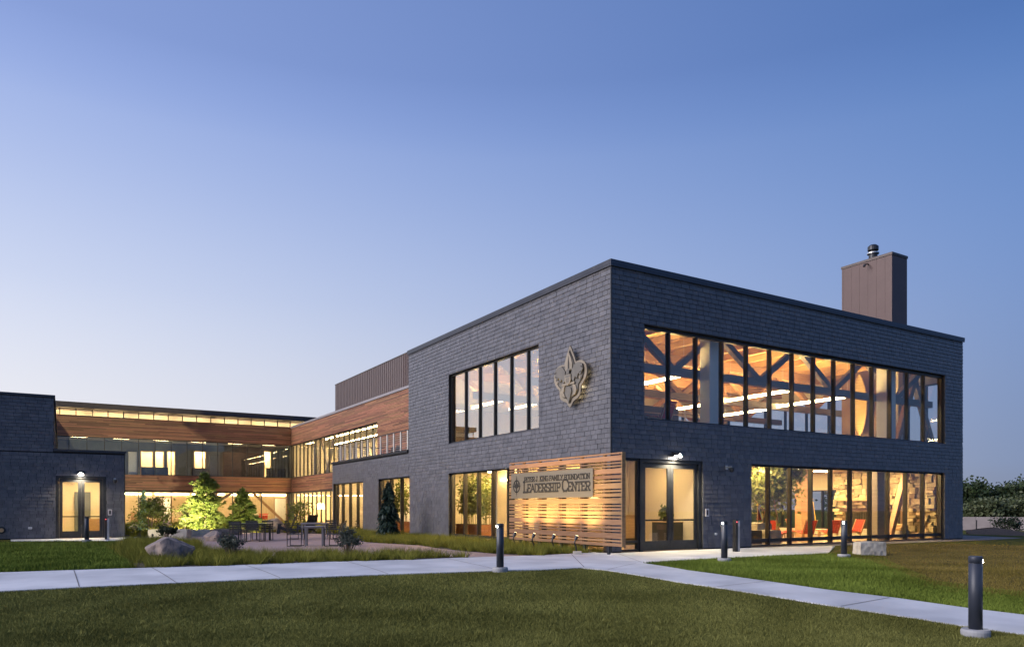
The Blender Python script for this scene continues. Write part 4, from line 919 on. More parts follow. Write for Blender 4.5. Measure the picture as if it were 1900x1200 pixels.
pedestal(1366, 1024, 965, 'square door button pedestal with red indicator on the entrance slab'); pedestal(198.5, 1001, 961, 'slim door button pedestal before the low slate block')

# ================================================================ bollards
def bollard(px, py, top, led_az, label):
    X, Y, Z = atG(px, py); h = 1.07; t = thing('bollard_light', label, 'bollard', (X, Y, Z), led_az, None)
    MB().lathe([(.165, -.1), (.175, .07), (.165, .10), (.10, .102)], 26).build('footing', M['footing'], t, smooth=False)
    p = MB().lathe([(.083, .10), (.083, h - .10), (.077, h - .098), (.077, h - .09), (.083, h - .088), (.083, h - .012), (.077, h)], 26).build('post', M['bollard'], t)
    p.data.polygons.foreach_set('use_smooth', [len(f.vertices) == 4 for f in p.data.polygons])
    MB().box(.077, .086, -.022, .022, h - .082, h - .045).build('lens', M['led'], t)
    light('lamp', 'SPOT', t, (.13, 0, h - .065), 10, (1, .86, .62), aim=(.75, 0, 0), size=.02, spot=120, blend=.8)
vA = math.atan2(VY, UY)
bollard(928, 1060, 971, vA + R_(125), 'blue grey bollard at the lawn edge facing the timber screen')
bollard(1344, 1042, 966, vA + R_(135), 'blue grey bollard on the bright grass wedge near the entrance slab')
bollard(1566, 1034, 967, vA + R_(150), 'blue grey bollard on bright grass beside the pale limestone block')
bollard(1810, 1180, 1030, vA - R_(110), 'blue grey bollard standing alone on the dark lawn beside the right path')
bollard(161, 1005, 963, vA + R_(60), 'slim dark bollard before the doors of the low slate block')

# ================================================================ stones
def boulder(name, loc, sx, sy, sz, seed, m, rz=0, flat=.0, blocky=False, label='', cat='boulder', sub=4, group=None):
    r = np.random.default_rng(seed); bm = bmesh.new()
    if blocky:
        bmesh.ops.create_cube(bm, size=2); bmesh.ops.subdivide_edges(bm, edges=bm.edges[:], cuts=7, use_grid_fill=True)
    else: bmesh.ops.create_icosphere(bm, subdivisions=sub, radius=1)
    dirs = r.normal(size=(16, 3)); dirs /= np.linalg.norm(dirs, axis=1)[:, None]; cuts = r.uniform(.42, .86, 16)
    K = r.normal(size=(10, 3)) * 2.6; ph = r.uniform(0, 6.28, 10)
    for v in bm.verts:
        p = np.array(v.co)
        if not blocky:
            for d, c in zip(dirs, cuts):
                e = p @ d - c
                if e > 0: p = p - d * e * .97
        n = sum(math.sin(float(k @ p) + f) for k, f in zip(K, ph)) / 10
        n2 = sum(math.sin(float(k @ p) * 3.3 + f * 2) for k, f in zip(K, ph)) / 10
        p = p * (1 + (.14 if not blocky else .10) * n + (.07 if not blocky else .06) * n2)
        if blocky: rr_ = np.linalg.norm(p); p = p * (1 - .10 * (rr_ - 1))
        v.co = Vector((p[0], p[1], max(p[2], -.62)))
    co = np.array([v.co[:] for v in bm.verts]); lo_, hi_ = co.min(0), co.max(0); md_ = (lo_ + hi_) / 2; hf_ = (hi_ - lo_) / 2
    for v in bm.verts: v.co = Vector(((v.co.x - md_[0]) / hf_[0] * sx, (v.co.y - md_[1]) / hf_[1] * sy, (v.co.z - md_[2]) / hf_[2] * sz))
    me = bpy.data.meshes.new(name); bm.to_mesh(me); bm.free()
    o = link(name, me, m, smooth=False); o.location = loc; o.rotation_euler = (0, 0, rz); tag(o, label, cat, group); return o
def stone_px(px, py, wpx, hpx, seed, m, label, deep=.8, blocky=False, rz=0, cat='boulder', name='boulder'):
    X, Y, Z = atG(px, py); w = fwd(X, Y); sx = wpx / 2 * w / FP; h = hpx * w / FP
    a, b = ray(px); L = math.hypot(a, b); X += a / L * sx * deep * .7; Y += b / L * sx * deep * .7
    return boulder(name, (X, Y, Z + h * .47), sx, sx * deep, h * .53, seed, m, rz or (vA - R_(90)), blocky=blocky, label=label, cat=cat)
stone_px(313, 1042, 88, 46, 3, M['granite'], 'large split granite boulder in sedge by the footpath')
stone_px(397, 1004, 40, 20, 5, M['granite'], 'low rounded granite boulder at the patio edge')
stone_px(309, 980, 24, 18, 8, M['granite'], 'small reddish boulder behind the leafy sapling')
stone_px(513, 985, 36, 24, 12, M['granite'], 'low boulder on grass beside the tilted lounge chair')
stone_px(252, 985, 30, 16, 14, M['granite'], 'dark boulder half hidden at the corner of the slate block')
stone_px(335, 999, 34, 18, 21, M['limestone'], 'pale limestone seat block by the dark shrub', .7, True, name='limestone_block', cat='stone')
stone_px(296, 997, 34, 16, 22, M['limestone'], 'rough limestone block under the leafy sapling', .7, True, name='limestone_block', cat='stone')
stone_px(372, 994, 46, 12, 23, M['limestone'], 'long low limestone block along the berm', .5, True, name='limestone_block', cat='stone')
stone_px(422, 992, 50, 11, 24, M['granite'], 'long grey stone block along the berm', .5, True, name='limestone_block', cat='stone')
stone_px(1613, 1030, 50, 26, 31, M['limestone'], 'pale limestone block on dry grass below the fireplace window', .7, True, name='limestone_block', cat='stone')
stone_px(1071, 1029, 16, 7, 33, M['limestone'], 'small pale stone at the foot of the timber screen', .8, True, name='limestone_block', cat='stone')

# ================================================================ plants
def leafcards(name, C, size, m, parent, aspect=1.6, up=0., D=None, kind='stuff'):
    C = np.asarray(C); n = len(C); s = size * nr.uniform(.6, 1.3, n)
    a = nr.normal(size=(n, 3)) if D is None else np.asarray(D) + nr.normal(0, .45, (n, 3))
    a /= np.linalg.norm(a, axis=1)[:, None]; b = nr.normal(size=(n, 3)); b[:, 2] += up
    b -= a * (a * b).sum(1)[:, None]; b /= np.linalg.norm(b, axis=1)[:, None] + 1e-9
    u = a * (s * aspect / 2)[:, None]; v = b * (s / 2)[:, None]
    V = np.stack([C - u, C - u * .1 + v, C + u, C - u * .1 - v], 1).reshape(-1, 3)
    return npmesh(name, V, np.arange(n * 4).reshape(-1, 4), m, parent, kind)
def broadleaf(name, loc, h, spread, label, m, leaf=.07, n=2600, trunk=.05, seed=1, crown0=.3, stems=1, cat='tree', limbs=9, group=None, puff=.2, trunkmat=None, light_=False):
    r = random.Random(seed); t = thing(name, label, cat, loc, 0, group); mb = MB(); ends = []
    for s in range(stems):
        a0 = r.uniform(0, 6.28); lean = (.16 if stems > 1 else .04) * h
        top = Vector((math.cos(a0) * lean, math.sin(a0) * lean, h * (.93 if stems == 1 else r.uniform(.7, .95))))
        b0 = Vector((math.cos(a0), math.sin(a0), 0)) * (.04 * (stems > 1)); pts = [b0 + (top - b0) * k / 4 + Vector((r.uniform(-1, 1), r.uniform(-1, 1), 0)) * .02 * h * (k > 0) for k in range(5)]
        rr = trunk / math.sqrt(stems); mb.tube(pts, [rr, rr * .8, rr * .6, rr * .4, rr * .2], 7)
        for k in range(limbs):
            f = crown0 + (1 - crown0) * (k + r.random()) / limbs; p = pts[0].lerp(pts[-1], f); ang = r.uniform(0, 6.28)
            prof = math.sin(min(1, (f - crown0) / (1 - crown0) * .8 + .22) * math.pi) ** .7; L = spread / 2 * prof * r.uniform(.75, 1.15)
            e = p + Vector((math.cos(ang) * L, math.sin(ang) * L, L * r.uniform(.25, .8)))
            mid = p.lerp(e, .5) + Vector((0, 0, -.05 * L)); mb.tube([p, mid, e], [rr * .35, rr * .24, rr * .1], 5)
            for q in range(3):
                s0 = p.lerp(e, r.uniform(.45, 1)); e2 = s0 + Vector((r.uniform(-1, 1), r.uniform(-1, 1), r.uniform(-.2, .9))) * L * .45; mb.cyl(s0, e2, rr * .13, rr * .05, 4, False); ends.append((s0, e2))
            ends.append((p.lerp(e, .5), e))
    mb.build('trunk', trunkmat or M['bark'], t)
    C = []
    for _ in range(n):
        a, b = r.choice(ends); p = a.lerp(b, r.uniform(.2, 1.1)); g = puff * spread / 2; C.append((p.x + r.gauss(0, g), p.y + r.gauss(0, g), max(.03 * h, p.z + r.gauss(0, g * .8))))
    leafcards('crown', C, leaf, m, t, 1.7); return t
def conifer(name, loc, h, R, label, m, n=5200, leaf=.07, seed=1, power=.85, droop=.15, z0=.02, cat='tree', lumps=0.):
    r = random.Random(seed); t = thing(name, label, cat, loc); mb = MB(); mb.cyl((0, 0, -.05), (0, 0, h * .97), .028 * h ** .8, .006, 8)
    C = []; D = []; tiers = int(16 + h * 5)
    arms = []
    for k in range(tiers):
        f = z0 + (1 - z0) * (k + r.random() * .6) / tiers; L0 = R * (1 - f) ** power * (1 + lumps * math.sin(f * 21 + seed))
        for q in range(9):
            ang = r.uniform(0, 6.28); L = L0 * r.uniform(.7, 1.12) + .03; arms.append((f * h, ang, L))
            if q < 4: mb.cyl((0, 0, f * h), (math.cos(ang) * L * .8, math.sin(ang) * L * .8, f * h + L * (.25 - droop)), .008, .003, 4, False)
    wts = [a[2] ** 1.35 for a in arms]
    for (z, ang, L) in r.choices(arms, wts, k=n):
        s = r.uniform(.15, 1) ** .6; g = .05 * L + .02
        C.append((math.cos(ang) * L * s + r.gauss(0, g), math.sin(ang) * L * s + r.gauss(0, g), max(.02, z + L * s * (.3 - droop * 2 * s) + r.gauss(0, g)))); D.append((math.cos(ang), math.sin(ang), .25 - droop * 1.5))
    mb.build('trunk', M['bark'], t); leafcards('crown', C, leaf, m, t, 2.3, D=D); return t
def at(px, w, zoff=0):
    X, Y = atdepth(px, w); return X, Y, float(gz(X, Y)) + zoff
def hp(w, d): return d * w / FP
conifer('evergreen_tree', at(380, 42), hp(42, 112), hp(42, 33), 'bushy evergreen with dark top and floodlit lower boughs before the wing', M['needle'], 8500, .095, 4, .45, .10, lumps=.28)
conifer('evergreen_tree', at(450, 43), hp(43, 82), hp(43, 31), 'cone shaped evergreen floodlit bright green before the braced glazing', M['needle'], 6000, .10, 9, .72, .10, lumps=.16)
conifer('evergreen_tree', at(266, 41), hp(41, 80), hp(41, 7), 'slender dark spire conifer behind the leafy sapling', M['needledark'], 1500, .08, 15, .6, .1)
X, Y, Z = atG(721, 999)
conifer('weeping_conifer', (X, Y, Z), hp(fwd(X, Y), 107), hp(fwd(X, Y), 19), 'tall narrow weeping conifer against the slate wall', M['needledark'], 5200, .09, 21, .5, .8, lumps=.38)
broadleaf('young_tree', at(277, 35), hp(35, 74), hp(35, 58), 'leafy multi-stemmed sapling lit from below beside the slate block', M['leaf'], .085, 1700, .05, 3, .2, 3)
broadleaf('young_tree', at(345, 43), hp(43, 50), hp(43, 36), 'small yellowish sapling between sapling and evergreen', M['leaf'], .09, 700, .03, 5, .15, 2)
broadleaf('young_tree', at(559, 47), hp(47, 54), hp(47, 46), 'thin multi-stemmed sapling before the cedar corner glazing', M['leaf'], .085, 900, .035, 8, .15, 4)
def shrub(px, py, wpx, hpx, label, m, seed, n=1500, leaf=.03, stems=16):
    X, Y, Z = atG(px, py); w = fwd(X, Y); r = random.Random(seed); t = thing('shrub', label, 'shrub', (X, Y, Z)); mb = MB(); R, H = hp(w, wpx) / 2, hp(w, hpx); C = []
    for s in range(stems):
        a = r.uniform(0, 6.28); q = r.uniform(.15, 1); e = Vector((math.cos(a) * R * q, math.sin(a) * R * q, H * (1 - .35 * q * q) * r.uniform(.75, 1))); b = Vector((math.cos(a) * .05, math.sin(a) * .05, 0)); mid = b.lerp(e, .5) + Vector((0, 0, .08 * H))
        mb.tube([b, mid, e], [.010, .007, .003], 5)
        for k in range(4):
            s0 = mid.lerp(e, r.random()); e2 = s0 + Vector((r.uniform(-1, 1), r.uniform(-1, 1), r.uniform(-.1, 1))) * R * .35; mb.cyl(s0, e2, .004, .002, 4, False)
            for j in range(n // (stems * 4)): p = s0.lerp(e2, r.uniform(0, 1.15)); C.append((p.x + r.gauss(0, .035), p.y + r.gauss(0, .035), max(.05, p.z + r.gauss(0, .035))))
    mb.build('stems', M['bark'], t); leafcards('foliage', C, leaf, m, t, 1.9); return t
shrub(645, 1033, 56, 54, 'open twiggy grey green shrub beside the metal chairs', M['leafgrey'], 4, 1500, .036, 22)
shrub(426, 1038, 52, 52, 'open twiggy grey green shrub before the black table', M['leafgrey'], 6, 1500, .034, 22)
shrub(311, 1001, 38, 27, 'dense dark shrub behind the split boulder', M['leafdark'], 9, 1500, .055, 14)
# ground uplights that floodlight the courtyard trees
for px, w, tgt, e, lb in ((395, 38.5, (386, 42, .5), 480, 'small black ground spotlight aimed at the dark topped evergreen'), (458, 39.5, (451, 43, .9), 1100, 'small black ground spotlight aimed at the cone shaped evergreen'), (283, 32.6, (278, 35, 1.1), 200, 'small black ground spotlight aimed at the leafy sapling'), (338, 37, (305, 58, 3.4), 16000, 'small black ground spotlight aimed at the cedar wall'), (488, 52, (515, 60, 3.2), 2600, 'small black ground spotlight by the cone shaped evergreen')):
    X, Y, Z = at(px, w); t = thing('ground_spotlight', lb, 'light', (X, Y, Z)); MB().cyl((0, 0, -.05), (0, 0, .14), .012, n=6).build('stake', M['black'], t)
    tx, ty = atdepth(tgt[0], tgt[1]); d = Vector((tx - X, ty - Y, tgt[2] + float(gz(tx, ty)) - Z - .2)).normalized(); p = Vector((0, 0, .2))
    MB().cyl(p - d * .06, p + d * .06, .035, .05, 10).build('lamp_head', M['black'], t); MB().cyl(p + d * .061, p + d * .065, .044, n=10).build('lens', M['led'], t)
    light('lamp', 'SPOT', t, tuple(p + d * .1), e, (1, .88, .55), aim=tuple(p + d * 5), size=.04, spot=(34 if tgt[2] == .5 else 60), blend=.7)

# ================================================================ patio furniture
def chair(name, label, loc, rz, group=None, m=None, sm=None):
    m = m or M['black']; t = thing(name, label, 'chair', loc, rz, group)
    for s in (-.26, .26):                      # sled side frames; the seat faces +x
        MB().bar((-.26, s, .012), (.26, s, .012), .024, .024).bar((.25, s, .02), (.25, s, .62), .024, .024).bar((-.25, s, .02), (-.25, s, .43), .024, .024).bar((-.25, s, .62), (.26, s, .62), .03, .024).build('side_frame', m, t)
    for k in range(6): box('seat_slat', sm or m, t, -.24 + k * .083, -.24 + k * .083 + .07, -.245, .245, .42, .44)
    for s in (-.24, .24): MB().bar((-.24, s, .43), (-.36, s, .84), .024, .024).build('back_post', m, t)
    for k in range(4): MB().bar((-.258 - .027 * k, -.24, .50 + .098 * k), (-.258 - .027 * k, .24, .50 + .098 * k), .018, .075).build('back_slat', sm or m, t)
    return t
def table(name, label, loc, rz, L, Wd, H, top, m, group=None):
    t = thing(name, label, 'table', loc, rz, group); 
    n = int(Wd / .11)
    for k in range(n): box('top_slat', top, t, -L / 2, L / 2, -Wd / 2 + k * Wd / n + .005, -Wd / 2 + (k + 1) * Wd / n - .005, H - .03, H)
    MB().box(-L/2 + .03, L/2 - .03, -Wd/2 + .03, -Wd/2 + .06, H - .07, H - .031).box(-L/2 + .03, L/2 - .03, Wd/2 - .06, Wd/2 - .03, H - .07, H - .031).build('apron', m, t)
    for a in (-1, 1):
        for b in (-1, 1): box('leg', m, t, a * (L / 2 - .07) - .024, a * (L / 2 - .07) + .024, b * (Wd / 2 - .07) - .024, b * (Wd / 2 - .07) + .024, 0, H - .07)
    return t
PZ = .014
def onP(px, py): X, Y = onG(px, py); return (X, Y, float(gz(X, Y)) + PZ)
def off(p, f, r): return (p[0] + f * UY + r * UX, p[1] + f * VY + r * VX, p[2])       # f away from the camera, r to its right
tb = onP(467, 1003); table('patio_table', 'black slatted patio table with chairs pushed in behind a shrub', tb, vA - R_(90), 1.5, .8, .74, M['black'], M['darkmetal'], None)
for i, (f, r_, a) in enumerate(((-.62, -.36, 90), (-.62, .36, 90), (.62, -.36, -90), (.62, .36, -90))):
    chair('patio_chair', 'black slatted metal chair pushed in at the black patio table', off(tb, f, r_), vA - R_(90) + R_(a), 'chairs round the black patio table')
tb2 = onP(584, 1013); table('patio_table', 'grey topped patio table beside the twiggy shrub', tb2, vA - R_(80), .72, .72, .73, M['tabletop'], M['tabletop'])
chair('patio_chair', 'black sled chair left of the nearer grey table', off(tb2, -.05, -.68), vA - R_(90) + R_(5), None)
chair('patio_chair', 'black sled chair right of the nearer grey table', off(tb2, .05, .68), vA - R_(90) + R_(175), None)
tb3 = onP(580, 1001); tb3 = off(tb3, .4, 0); table('patio_table', 'grey topped patio table behind the nearer grey table', tb3, vA - R_(86), 1.15, .75, .73, M['tabletop'], M['tabletop'])
for (f, r_, a, lb) in ((.1, -.95, 0, 'black sled chair left of the farther grey table'), (.75, .45, -95, 'black sled chair behind the farther grey table'), (.1, .98, 180, 'black sled chair right of the farther grey table')):
    chair('patio_chair', lb, off(tb3, f, r_), vA - R_(90) + R_(a))
def lounge(loc, rz, label):
    t = thing('lounge_chair', label, 'chair', loc, rz)
    for s in (-.32, .32):
        MB().bar((.38, s, 0), (.30, s, .52), .03, .10).build('front_leg', M['darkmetal'], t); MB().bar((.34, s, .36), (-.55, s, .03), .03, .12).build('side_rail', M['darkmetal'], t)
        MB().bar((.40, s * 1.08, .54), (-.42, s * 1.08, .54), .12, .025, ).build('arm', M['darkmetal'], t)
    for k in range(5): MB().bar((.33 - k * .14, -.31, .37 - k * .052), (.33 - k * .14, .31, .37 - k * .052), .11, .022, up=(-.35, 0, 1)).build('seat_slat', M['darkmetal'], t)
    for k in range(5): MB().bar((-.22, -.28 + k * .14, .16), (-.58, -.28 + k * .14, 1.0), .12, .022, up=(1, 0, .4)).build('back_slat', M['darkmetal'], t)
lounge(onP(530, 990), vA + R_(100), 'dark slatted lounge chair tilted toward the cedar wing, beside a low boulder'); lounge(onP(568, 988.5), vA + R_(60), 'dark slatted lounge chair behind the farther grey table')
# chairs on the upper terrace
for i, (yy_, a) in enumerate(((17.2, 200), (19.0, 160), (21.6, 190), (23.4, 170))):
    chair('terrace_chair', 'black slatted chair on the upper terrace behind the cable railing', (1.7 + .3 * (i % 2), yy_, 4.182), R_(a), 'chairs on the upper terrace')
# ================================================================ far right: sound wall, fence, trees
def far(px, w, z=None):
    X, Y = atdepth(px, w); return X, Y, float(gz(X, Y))
FW = 125.
p0, p1 = atdepth(1560, FW + 18), atdepth(2300, FW - 8)
sw = thing('sound_wall', 'long low concrete sound wall in front of the far trees', 'wall', (0, 0, 0))
N = 26
for k in range(N):
    a = (p0[0] + (p1[0] - p0[0]) * k / N, p0[1] + (p1[1] - p0[1]) * k / N); b = (p0[0] + (p1[0] - p0[0]) * (k + .985) / N, p0[1] + (p1[1] - p0[1]) * (k + .985) / N)
    zt = CH - 17.5 * FW / FP; MB().bar((a[0], a[1], (zt - 3.2) / 2 - .0), (b[0], b[1], (zt - 3.2) / 2), .25, zt + 3.2).build('wall_panel', M['soundwall'], sw)
rd0, rd1 = atdepth(1500, FW - 3), atdepth(2400, FW - 26); rd2, rd3 = atdepth(2500, FW - 38), atdepth(1500, FW - 17)
sheet('road', [rd0, rd1, rd2, rd3], M['asphalt'], .03)
FN = 46.
for k, px in enumerate((1765, 1812, 1891, 1975)):
    X, Y, Z = far(px, FN + 6); t = thing('fence_post', 'thin black wire fence post before the sound wall', 'post', (X, Y, Z), 0, 'wire fence posts before the sound wall')
    MB().cyl((0, 0, -.2), (0, 0, (CH - (966 - HY) * (FN + 6) / FP) - Z), .035, n=8).build('shaft', M['black'], t); MB().lathe([(.045, 0), (.045, .04), (.01, .07)], 8, (0, 0, (CH - (966 - HY) * (FN + 6) / FP) - Z)).build('cap', M['black'], t)
X, Y, Z = far(1858, 48); boulder('soil_mound', (X, Y, Z + .05), 3.2, 2.0, .45, 41, M['soil'], .5, label='dark heap of soil and brush by the fence', cat='mound')
broadleaf('bush', far(1868, 50), 1.15, 1.5, 'dark leafy bush in front of the sound wall', M['leafdark'], .10, 900, .03, 31, .1, 5, cat='bush')
specs = [(1772, 150, 58, 'dark', 1), (1800, 146, 54, 'dark', 2), (1830, 152, 46, 'dark', 3), (1862, 150, 56, 'dark', 4), (1893, 147, 54, 'dark', 5), (1925, 150, 60, 'dark', 6), (1965, 152, 64, 'dark', 7), (1735, 150, 60, 'dark', 8), (1700, 152, 56, 'dark', 9), (1660, 150, 58, 'dark', 10), (1620, 150, 55, 'dark', 11), (1834, 136, 24, 'pale', 12), (1876, 136, 20, 'pale', 13), (1905, 137, 26, 'pale', 14), (1580, 152, 58, 'dark', 15)]
for px, w, hpx, kd, sd_ in specs:
    X, Y, Z = far(px, w); h = (hpx - 12) * w / FP + CH - Z
    broadleaf('far_tree', (X, Y, Z), h, h * (.95 if kd == 'dark' else 1.25), 'dark leafy tree of the row beyond the sound wall' if kd == 'dark' else 'paler rounded tree in front of the dark row beyond the sound wall', M['fartree'] if kd == 'dark' else M['fartree2'], .42, 3600, .22, sd_, .12, 2 if kd == 'dark' else 4, 'tree', 11, 'dark trees beyond the sound wall' if kd == 'dark' else 'paler trees beyond the sound wall', .22)

# ================================================================ inside the hall: pendants, canoe
def atZ(px, py, z): t = FP * (z - CH) / (HY - py); a, b = ray(px); return Vector((CAMX + t * a, CAMY + t * b, z))
PZ2 = 6.15
def pendant(x, y0, y1, z, label, group=None, m='white_lamp'):
    ym = (y0 + y1) / 2; t = thing('pendant_light', label, 'light', (x, ym, z), 0, group); L = abs(y1 - y0) / 2
    box('housing', M['white'], t, -.04, .04, -L, L, .004, .05); box('diffuser', M[m], t, -.045, .045, -L + .01, L - .01, -.035, .003)
    box('uplight', M['uplight'], t, -.035, .035, -L + .01, L - .01, .0505, .056)  # upward emitter added to brighten the timber ceiling
    for s in (-.8, .8): MB().cyl((0, L * s, .057), (0, L * s, 7.9 - z), .005, n=5).build('cable', M['steel'], t)
for (a, b, c, d, lb) in ((1190, 713.5, 1277, 694, 'glowing linear pendant next to the hall corner nearest the emblem wall'), (1227, 764, 1309, 751, 'glowing linear pendant low behind the pale hall column'), (1347, 744.5, 1464, 724.5, 'long glowing linear pendant right of the pale hall column'), (1340, 771.5, 1427, 758.5, 'glowing linear pendant in the second row behind the pale column'), (1440, 755.5, 1586, 733.5, 'longest glowing linear pendant ending at the birch canoe')):
    p, q = atZ(a, b, PZ2), atZ(c, d, PZ2); x = (p.x + q.x) / 2; pendant(x, min(p.y, 14.8), q.y, PZ2, lb)
for i, (x, y) in enumerate(((4.0, 10.5), (10.5, 12.3), (2.2, 12.5), (7.5, 12.2))): pendant(x, y + 2.2, y - 2.2, 6.15, 'added linear pendant lighting the far back of the timber hall', 'added pendants at the back of the hall')  # extra fixtures added to help light the hall
CN = thing('canoe', 'upright birch bark canoe mounted on the wooden chimney breast in the hall', 'canoe', (18.78, onX(18.6, 1597)[0], 4.85), R_(-90))
Hc = 3.0; prof = []
V = []; F = []; nz_, na = 24, 9
for i in range(nz_ + 1):
    f = i / nz_; wd = .40 * math.sin(math.pi * min(max(f, .001), .999)) ** .62; dp = .30 * math.sin(math.pi * min(max(f, .001), .999)) ** .5
    for j in range(na): a = math.pi * j / (na - 1); V.append((wd * math.cos(a), -dp * .15 + .0 - 0 * a - dp * 0 + (dp * math.sin(a)) * -1 * .0 - .28 + dp * math.sin(a) * .9, f * Hc))
for i in range(nz_):
    for j in range(na - 1): k = i * na + j; F.append((k, k + 1, k + na + 1, k + na))
hull = npmesh('hull', V, F, M['birch'], CN)
for s in (-1, 1): MB().tube([(s * .40 * math.sin(math.pi * min(max(k / 16, .001), .999)) ** .62, -.31, Hc * k / 16) for k in range(17)], [.022] * 17, 6).build('gunwale', M['oak'], CN)
for k in range(2, 23):
    f = k / 24; w_ = .40 * math.sin(math.pi * f) ** .62; d_ = .30 * math.sin(math.pi * f) ** .5
    MB().tube([(w_ * .97 * math.cos(math.pi * j / 8), -.29 + d_ * math.sin(math.pi * j / 8) * .84, f * Hc) for j in range(9)], [.014] * 9, 5).build('rib', M['oak'], CN)
light('lamp', 'SPOT', CN, (0, -1.6, -.3), 330, (1, .72, .3), aim=(0, 0, 1.6), size=.1, spot=90, blend=.6)  # spot without a fixture, added to brighten the canoe
RG = thing('hall_railing', 'white bar railing round the hall stair beside the low bookcase', 'railing', (onY(3.2, 1272)[0], 3.2, 4.2))
for k in range(6): MB().bar((-1.1, 0, .15 + k * .15), (1.1, 0, .15 + k * .15), .02, .025).build('bar', M['white'], RG)
for x in (-1.1, 0, 1.1): box('post', M['white'], RG, x - .02, x + .02, .015, .05, 0, 1.05)
t = thing('bookcase', 'dark low bookcase at the corner window of the upper hall', 'bookcase', (onY(2.4, 1222)[0], 2.4, 4.2))
box('carcass', M['bronze'], t, -1.0, 1.0, 0, .45, 0, .9)
for k in range(3): box('shelf', M['oak'], t, -.98, .98, -.01, .0, .08 + k * .28, .11 + k * .28)
# ================================================================ lounge chairs with red webbing
def redchair(px, Y, z, rz, label):
    X = onY(Y, px)[0]; t = thing('webbed_chair', label, 'chair', (X, Y, z), rz)
    for s in (-.28, .28):
        MB().bar((.32, s, 0), (.26, s, .40), .03, .05).build('leg', M['oak'], t); MB().bar((-.30, s, 0), (-.12, s, .36), .03, .05).build('leg', M['oak'], t)
        MB().bar((.34, s, .40), (-.30, s, .26), .03, .05).build('seat_rail', M['oak'], t); MB().bar((-.24, s, .22), (-.50, s, .86), .03, .05).build('back_rail', M['oak'], t)
    for k in range(7): MB().bar((.30 - .085 * k, -.30, .405 - .019 * k), (.30 - .085 * k, .30, .405 - .019 * k), .072, .02, up=(-.2, 0, 1)).build('seat_webbing', M['red'], t)
    for k in range(7): MB().bar((-.275 - .034 * k, -.30, .31 + .083 * k), (-.275 - .034 * k, .30, .31 + .083 * k), .072, .02, up=(1, 0, .4)).build('back_webbing', M['red'], t)
    for k in range(5): MB().bar((-.285, -.24 + k * .12, .31), (-.50, -.24 + k * .12, .84), .06, .012, up=(1, 0, .4)).build('back_strap', M['red'], t)
fz = .036
for px, Y, a, lb in ((1452, 2.6, -18, 'red webbed lounge chair seen in profile under the indoor tree'), (1491, 2.4, 78, 'red webbed lounge chair with its back to the glass beside the timber column'), (1537, 2.5, 74, 'red webbed lounge chair with its back to the glass beside the navy flag'), (1580, 2.4, 165, 'red webbed lounge chair turned side-on before the stone fireplace'), (1480, 4.6, -60, 'red webbed lounge chair half hidden behind the timber column')):
    redchair(px, Y, fz, R_(a), lb)
redchair(1224, 1.3, 4.201, R_(100), 'red webbed lounge chair in the upper hall by the low bookcase')
t = thing('low_table', 'low oak table between the red webbed chairs', 'table', (onY(3.4, 1520)[0], 3.4, fz)); box('top', M['oak'], t, -.45, .45, -.3, .3, .36, .41)
for a in (-.38, .38):
    for b in (-.24, .24): box('leg', M['oak'], t, a - .025, a + .025, b - .025, b + .025, 0, .36)
# ================================================================ stone fireplace
FXP = 18.85; fyR, fyL = .5, onX(FXP, 1548)[0]
FPc = thing('stone_fireplace', 'floor to ceiling ledgestone fireplace with timber mantel in the lobby', 'fireplace', (FXP, (fyR + fyL) / 2, fz), R_(-90)); hwf = (fyL - fyR) / 2
ox0, ox1 = (fyR + fyL) / 2 - onX(FXP, 1567)[0], (fyR + fyL) / 2 - onX(FXP, 1668)[0]
box('core', M['breast'], FPc, -hwf + .12, hwf - .05, .12, 1.1, 0, 3.15)
box('firebox', M['black'], FPc, ox0, ox1, .06, .118, .42, 1.2)
r2 = random.Random(5); z = .0; ns = 0
while z < 3.12:
    h = r2.choice((.17, .22, .28)); h = min(h, 3.15 - z); x = -hwf + r2.uniform(-.1, .05)
    while x < hwf:
        w = r2.choice((.2, .26, .34, .44)); w = min(w, hwf + r2.uniform(0, .12) - x)
        if w < .1: break
        if not (z + h > .42 and z < 1.2 and x + w > ox0 and x < ox1):
            hh = h * r2.choice((1, 1, .5))
            zz = z
            while zz < z + h - .02:
                pr = r2.choice((0, .04, .09, .15, .21)); g = .010; j = lambda: r2.uniform(-.02, .02)
                mb = MB(); mb.prism([(x + g + j() * .3, zz + g + j()), (x + w / 2, zz + g + j()), (x + w - g, zz + g + j()), (x + w - g + j(), zz + hh * .5), (x + w - g, zz + hh - g + j()), (x + w / 2, zz + hh - g + j()), (x + g, zz + hh - g + j()), (x + g + j(), zz + hh * .5)], (0, .13, 0), (1, 0, 0), (0, 0, 1), (0, -1, 0), 0, .05 + pr)
                mb.build('stone', M['ledgestone'], FPc); ns += 1; zz += hh
        x += w
    z += h
box('mantel', M['oak'], FPc, ox0 - .25, ox1 - .4, -.30, -.06, 1.72, 1.88)
box('hearth', M['limestone'], FPc, ox0 - .1, ox1 + .1, -.75, -.10, 0, .36)
for k in range(3):
    x = ox0 + .45 + k * (ox1 - ox0 - .9) / 2
    MB().box(x - .42, x + .42, -.005, .02, .45, .50).box(x - .42, x + .42, -.005, .02, 1.12, 1.17).build('fire_screen', M['bronze'], FPc)
    for q in range(8): MB().cyl((x - .40 + q * .114, .008, .5), (x - .40 + q * .114, .008, 1.12), .012, n=5).build('screen_bar', M['bronze'], FPc)
t = thing('log_basket', 'metal basket of firewood at the right of the hearth', 'basket', (18.2, 1.75, fz)); box('tray', M['limestone'], t, -.35, .35, -.25, .25, 0, .34)
